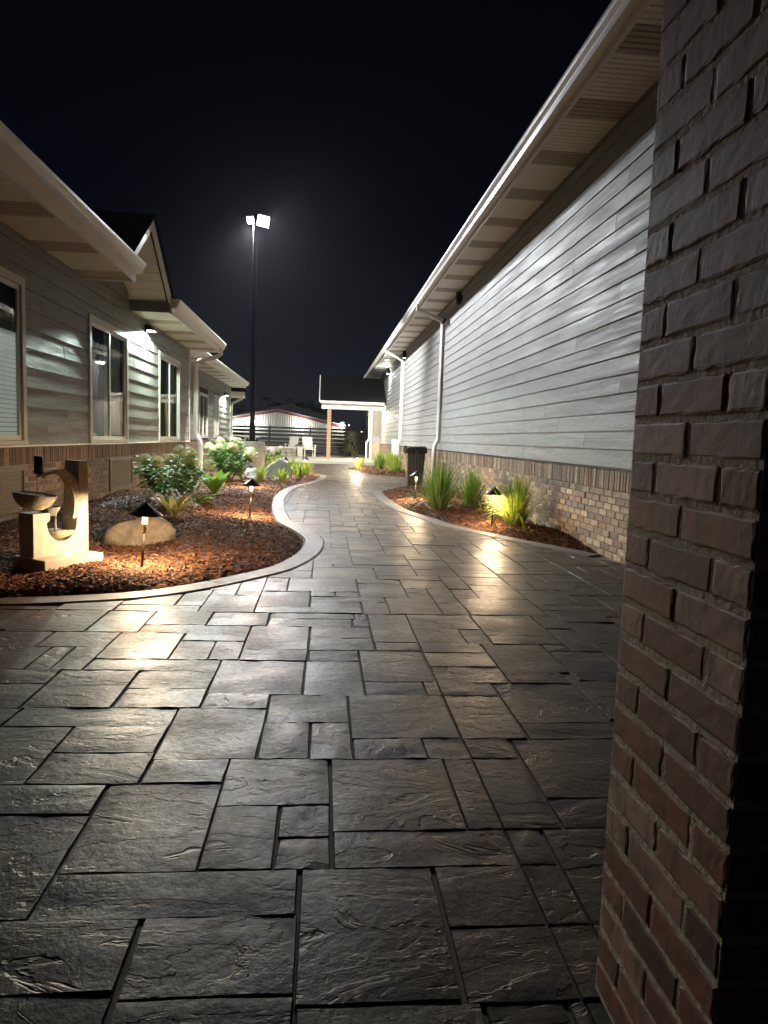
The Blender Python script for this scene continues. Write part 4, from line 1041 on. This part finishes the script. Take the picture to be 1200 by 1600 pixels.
for j in range(5):
    for i in range(n): fs.append((j*n+i, j*n+(i+1)%n, (j+1)*n+(i+1)%n, (j+1)*n+i))
local('bag', m.add(vs, fs).mesh('bag', M['bag'], True), t)

# ---------------------------------------------------------------- patio things
t = thing('seat_wall', 'low stone seat wall with pale cap on the far patio', 'wall', (-2.2, 36.6, .1))
random.seed(8)
for k in range(2):
    x = -3.1
    while x < -1.35:
        w = random.uniform(.22,.4); m = MB().cbox(x, min(x+w,-1.32)-.02, 36.42, 36.8, .1+.2*k, .1+.2*k+.185, .012); m.build('stone', M['rock_a'], t); x += w
MB().cbox(-3.15, -1.28, 36.38, 36.84, .505, .575, .008).build('cap', M['patio'], t)
MB().cbox(-1.30, -1.05, 36.30, 36.9, .1, .62, .01).build('end_pier', M['patio'], t)
t = thing('grill_island', 'square stone pier with pale slab top by the slatted fence', 'pier', (-4.0, 38, .1))
MB().cbox(-4.15, -3.45, 37.6, 38.2, .1, 1.0, .02).build('body', M['rock_a'], t); MB().cbox(-4.28, -3.32, 37.5, 38.3, 1.0, 1.10, .01).build('slab', M['patio'], t)
def chair(label, x, y, rz):
    t = thing('patio_chair', label, 'chair', (x, y, .1), (0,0,rz), 'pale chairs on the far patio')
    for sx_ in (-.27,.27):
        local('leg', MB().box(sx_-.025,sx_+.025,-.28,-.23,0,.58).mesh('leg', M['chairw']), t); local('leg', MB().box(sx_-.025,sx_+.025,.24,.29,0,.55).mesh('leg', M['chairw']), t)
        local('armrest', MB().box(sx_-.05,sx_+.05,-.32,.34,.58,.61).mesh('armrest', M['chairw']), t)
    local('seat', MB().box(-.24,.24,-.28,.25,.36,.40).mesh('seat', M['chairw']), t)
    local('backrest', MB().prism([(-.26,.22,.36),(.26,.22,.36),(.26,.42,1.02),(-.26,.42,1.02)], (0,.03,0)).mesh('backrest', M['chairw']), t)
chair('pale armchair facing the path beside the seat wall', -.75, 37.0, .25); chair('pale armchair half hidden behind the seat wall', -1.75, 39.6, -.3)
# ---------------------------------------------------------------- fence
t = thing('slat_fence', 'black horizontal slat fence closing the far patio', 'fence', (-1, 42.5, .1)); yF = 42.5; xs = [-10.4,-8.0,-5.6,-3.2,-.8,1.6,4.0]
for x in xs: MB().box(x-.05, x+.05, yF, yF+.1, .0, 1.72).build('post', M['fence'], t)
for i in range(len(xs)-1):
    for z, h in ((.12,.20),(.34,.20),(.56,.20),(.80,.18),(1.05,.16),(1.28,.14),(1.50,.12)):
        MB().box(xs[i]+.052, xs[i+1]-.052, yF+.02, yF+.05, z+.05, z+.05+h).build('slat', M['fence'], t)
# ---------------------------------------------------------------- barn far behind
t = thing('barn', 'white ribbed barn with red gable trim and lit wall lamps beyond the fence', 'barn', (-4, 75, 0)); yB = 75.0
ax, az, ex, ez = -4.9, 3.72, 2.0, 2.30
wx0 = -13.0
m = MB(); x = wx0
while x < ex:
    z = az+(ez-az)*abs(x+.09-ax)/(ex-ax); w = .09
    MB.add(m, [(x,yB,0),(x+w*.6,yB-.05,0),(x+w*1.6,yB-.05,0),(x+w*2.2,yB,0),(x+w*2.6,yB,0),(x,yB,z),(x+w*.6,yB-.05,z),(x+w*1.6,yB-.05,z),(x+w*2.2,yB,z),(x+w*2.6,yB,z)], [(0,1,6,5),(1,2,7,6),(2,3,8,7),(3,4,9,8)]); x += w*2.6
m.build('ribbed_wall', M['barnwall'], t)
zl = az+(ez-az)*abs(wx0-ax)/(ex-ax)
for a, b in (((wx0,zl),(ax,az)), ((ax,az),(ex,ez))): MB().prism([(a[0],yB-.12,a[1]-.10),(b[0],yB-.12,b[1]-.10),(b[0],yB-.12,b[1]+.12),(a[0],yB-.12,a[1]+.12)], (0,.06,0)).build('gable_trim', M['red'], t)
MB().prism([(wx0,yB-.2,zl+.13),(ax,yB-.2,az+.13),(ex+.3,yB-.2,ez+.10),(ex+.3,yB-.2,ez+.20),(ax,yB-.2,az+.24),(wx0,yB-.2,zl+.22)], (0,18,0)).build('roof', M['barnroof'], t)
MB().prism([(-16,yB+18,0),(3.2,yB+18,0),(3.2,yB+18,3.3),(-4.6,yB+18,5.35),(-16,yB+18,2.8)], (0,14,0)).build('rear_hall', M['barnroof'], t)
MB().box(-4.9,-4.3,yB+24,yB+24.6,5.2,5.75).build('roof_vent', M['barnroof'], t)
for i, (x, z, lab) in enumerate(((-9.2,2.35,'bright barn lamp behind the lamp post'), (-7.1,2.45,'bright barn lamp left of the gable middle'), (-2.35,2.55,'bright barn lamp right of the gable middle'), (1.9,2.6,'bright barn lamp at the corner near the porch post'))):
    q = thing('barn_lamp', lab, 'wall lamp', (x, yB-.08, z), group='wall lamps on the barn')
    local('housing', MB().box(-.16,.16,-.10,.0,-.02,.16).mesh('housing', M['black']), q); local('lens', MB().prism([(-.15,-.16,-.10),(.15,-.16,-.10),(.15,-.10,.14),(-.15,-.10,.14)], (0,.02,0)).mesh('lens', M['far_glass']), q)
    lamp('POINT', 'bulb', q, (x, yB-.6, z-.05), P_BARN, (.93,1,.97), shadow_soft_size=.12)
# ---------------------------------------------------------------- street lamps and trees far away
for x, y, z, lab in ((4.2,120,3.2,'tiny far street lamp over the fence, nearer the porch post'), (6.3,118,2.2,'tiny far street lamp over the fence, nearer the wing wall')):
    q = thing('street_lamp', lab, 'street lamp', (x, y, 0), group='far street lamps')
    local('pole', MB().tube([(0,0,0),(0,0,z)], .06, 8).mesh('pole', M['black']), q); local('head', MB().lathe([(.02,z),(.17,z+.1),(.17,z+.22),(.05,z+.3)], 10).mesh('head', M['warm_glass']), q)
def tree(label, x, y, Hh, R, seed):
    r = random.Random(seed); t = thing('tree', label, 'tree', (x, y, 0), group='dark trees beyond the barn'); m = MB(); tr = MB().tube([(0,0,0),(.1,0,Hh*.3),(0,.1,Hh*.75)], [.25,.18,.05], 8)
    cl = [(r.gauss(0,R*.45), r.gauss(0,R*.45), Hh*r.uniform(.42,.95), R*r.uniform(.25,.5)) for _ in range(16)]
    for a, b, c, q in cl: tr.tube([(0,0,Hh*.35),(a*.6,b*.6,c*.8),(a,b,c)], [.08,.05,.02], 5)
    for i in range(900):
        a, b, c, q = r.choice(cl); d = Vector((r.gauss(0,1),r.gauss(0,1),r.gauss(0,1))).normalized()*q*r.uniform(.5,1.1); m.leaf(Vector((a,b,c))+d, (d.x,d.y,d.z*.3+.2), .45, .35, .5, 2, .2, [.2,1.,.1])
    local('crown', m.mesh('crown', M['tree']), t); local('trunk', tr.mesh('trunk', M['stem']), t)
for i, (x, y, h, R, lab) in enumerate(((-8,118,6.6,3.0,'dark round tree rising behind the left slope of the barn'), (-2.5,122,6.4,3.4,'dark broad tree behind the barn ridge'), (9,112,5.2,3.2,'dark tree seen under the porch roof'), (-14,116,6,3.2,'dark tree behind the lamp post'))): tree(lab, x, y, h, R, 90+i)

# ---------------------------------------------------------------- thin haze added round everything to give the lamps a bloom
hz = MB().box(-306, 306, -106, 506, -1.2, 9.5).build('haze', None); hz['kind'] = 'stuff'
hm = bpy.data.materials.new('bloom_haze'); hm.use_nodes = True; hm.node_tree.nodes.clear()
ho = hm.node_tree.nodes.new('ShaderNodeOutputMaterial'); hv = hm.node_tree.nodes.new('ShaderNodeVolumePrincipled')
hv.inputs['Density'].default_value = .00012; hv.inputs['Anisotropy'].default_value = .8; hv.inputs['Color'].default_value = (.92,.95,1,1)
hm.node_tree.links.new(hv.outputs[0], ho.inputs['Volume']); hz.data.materials.append(hm)
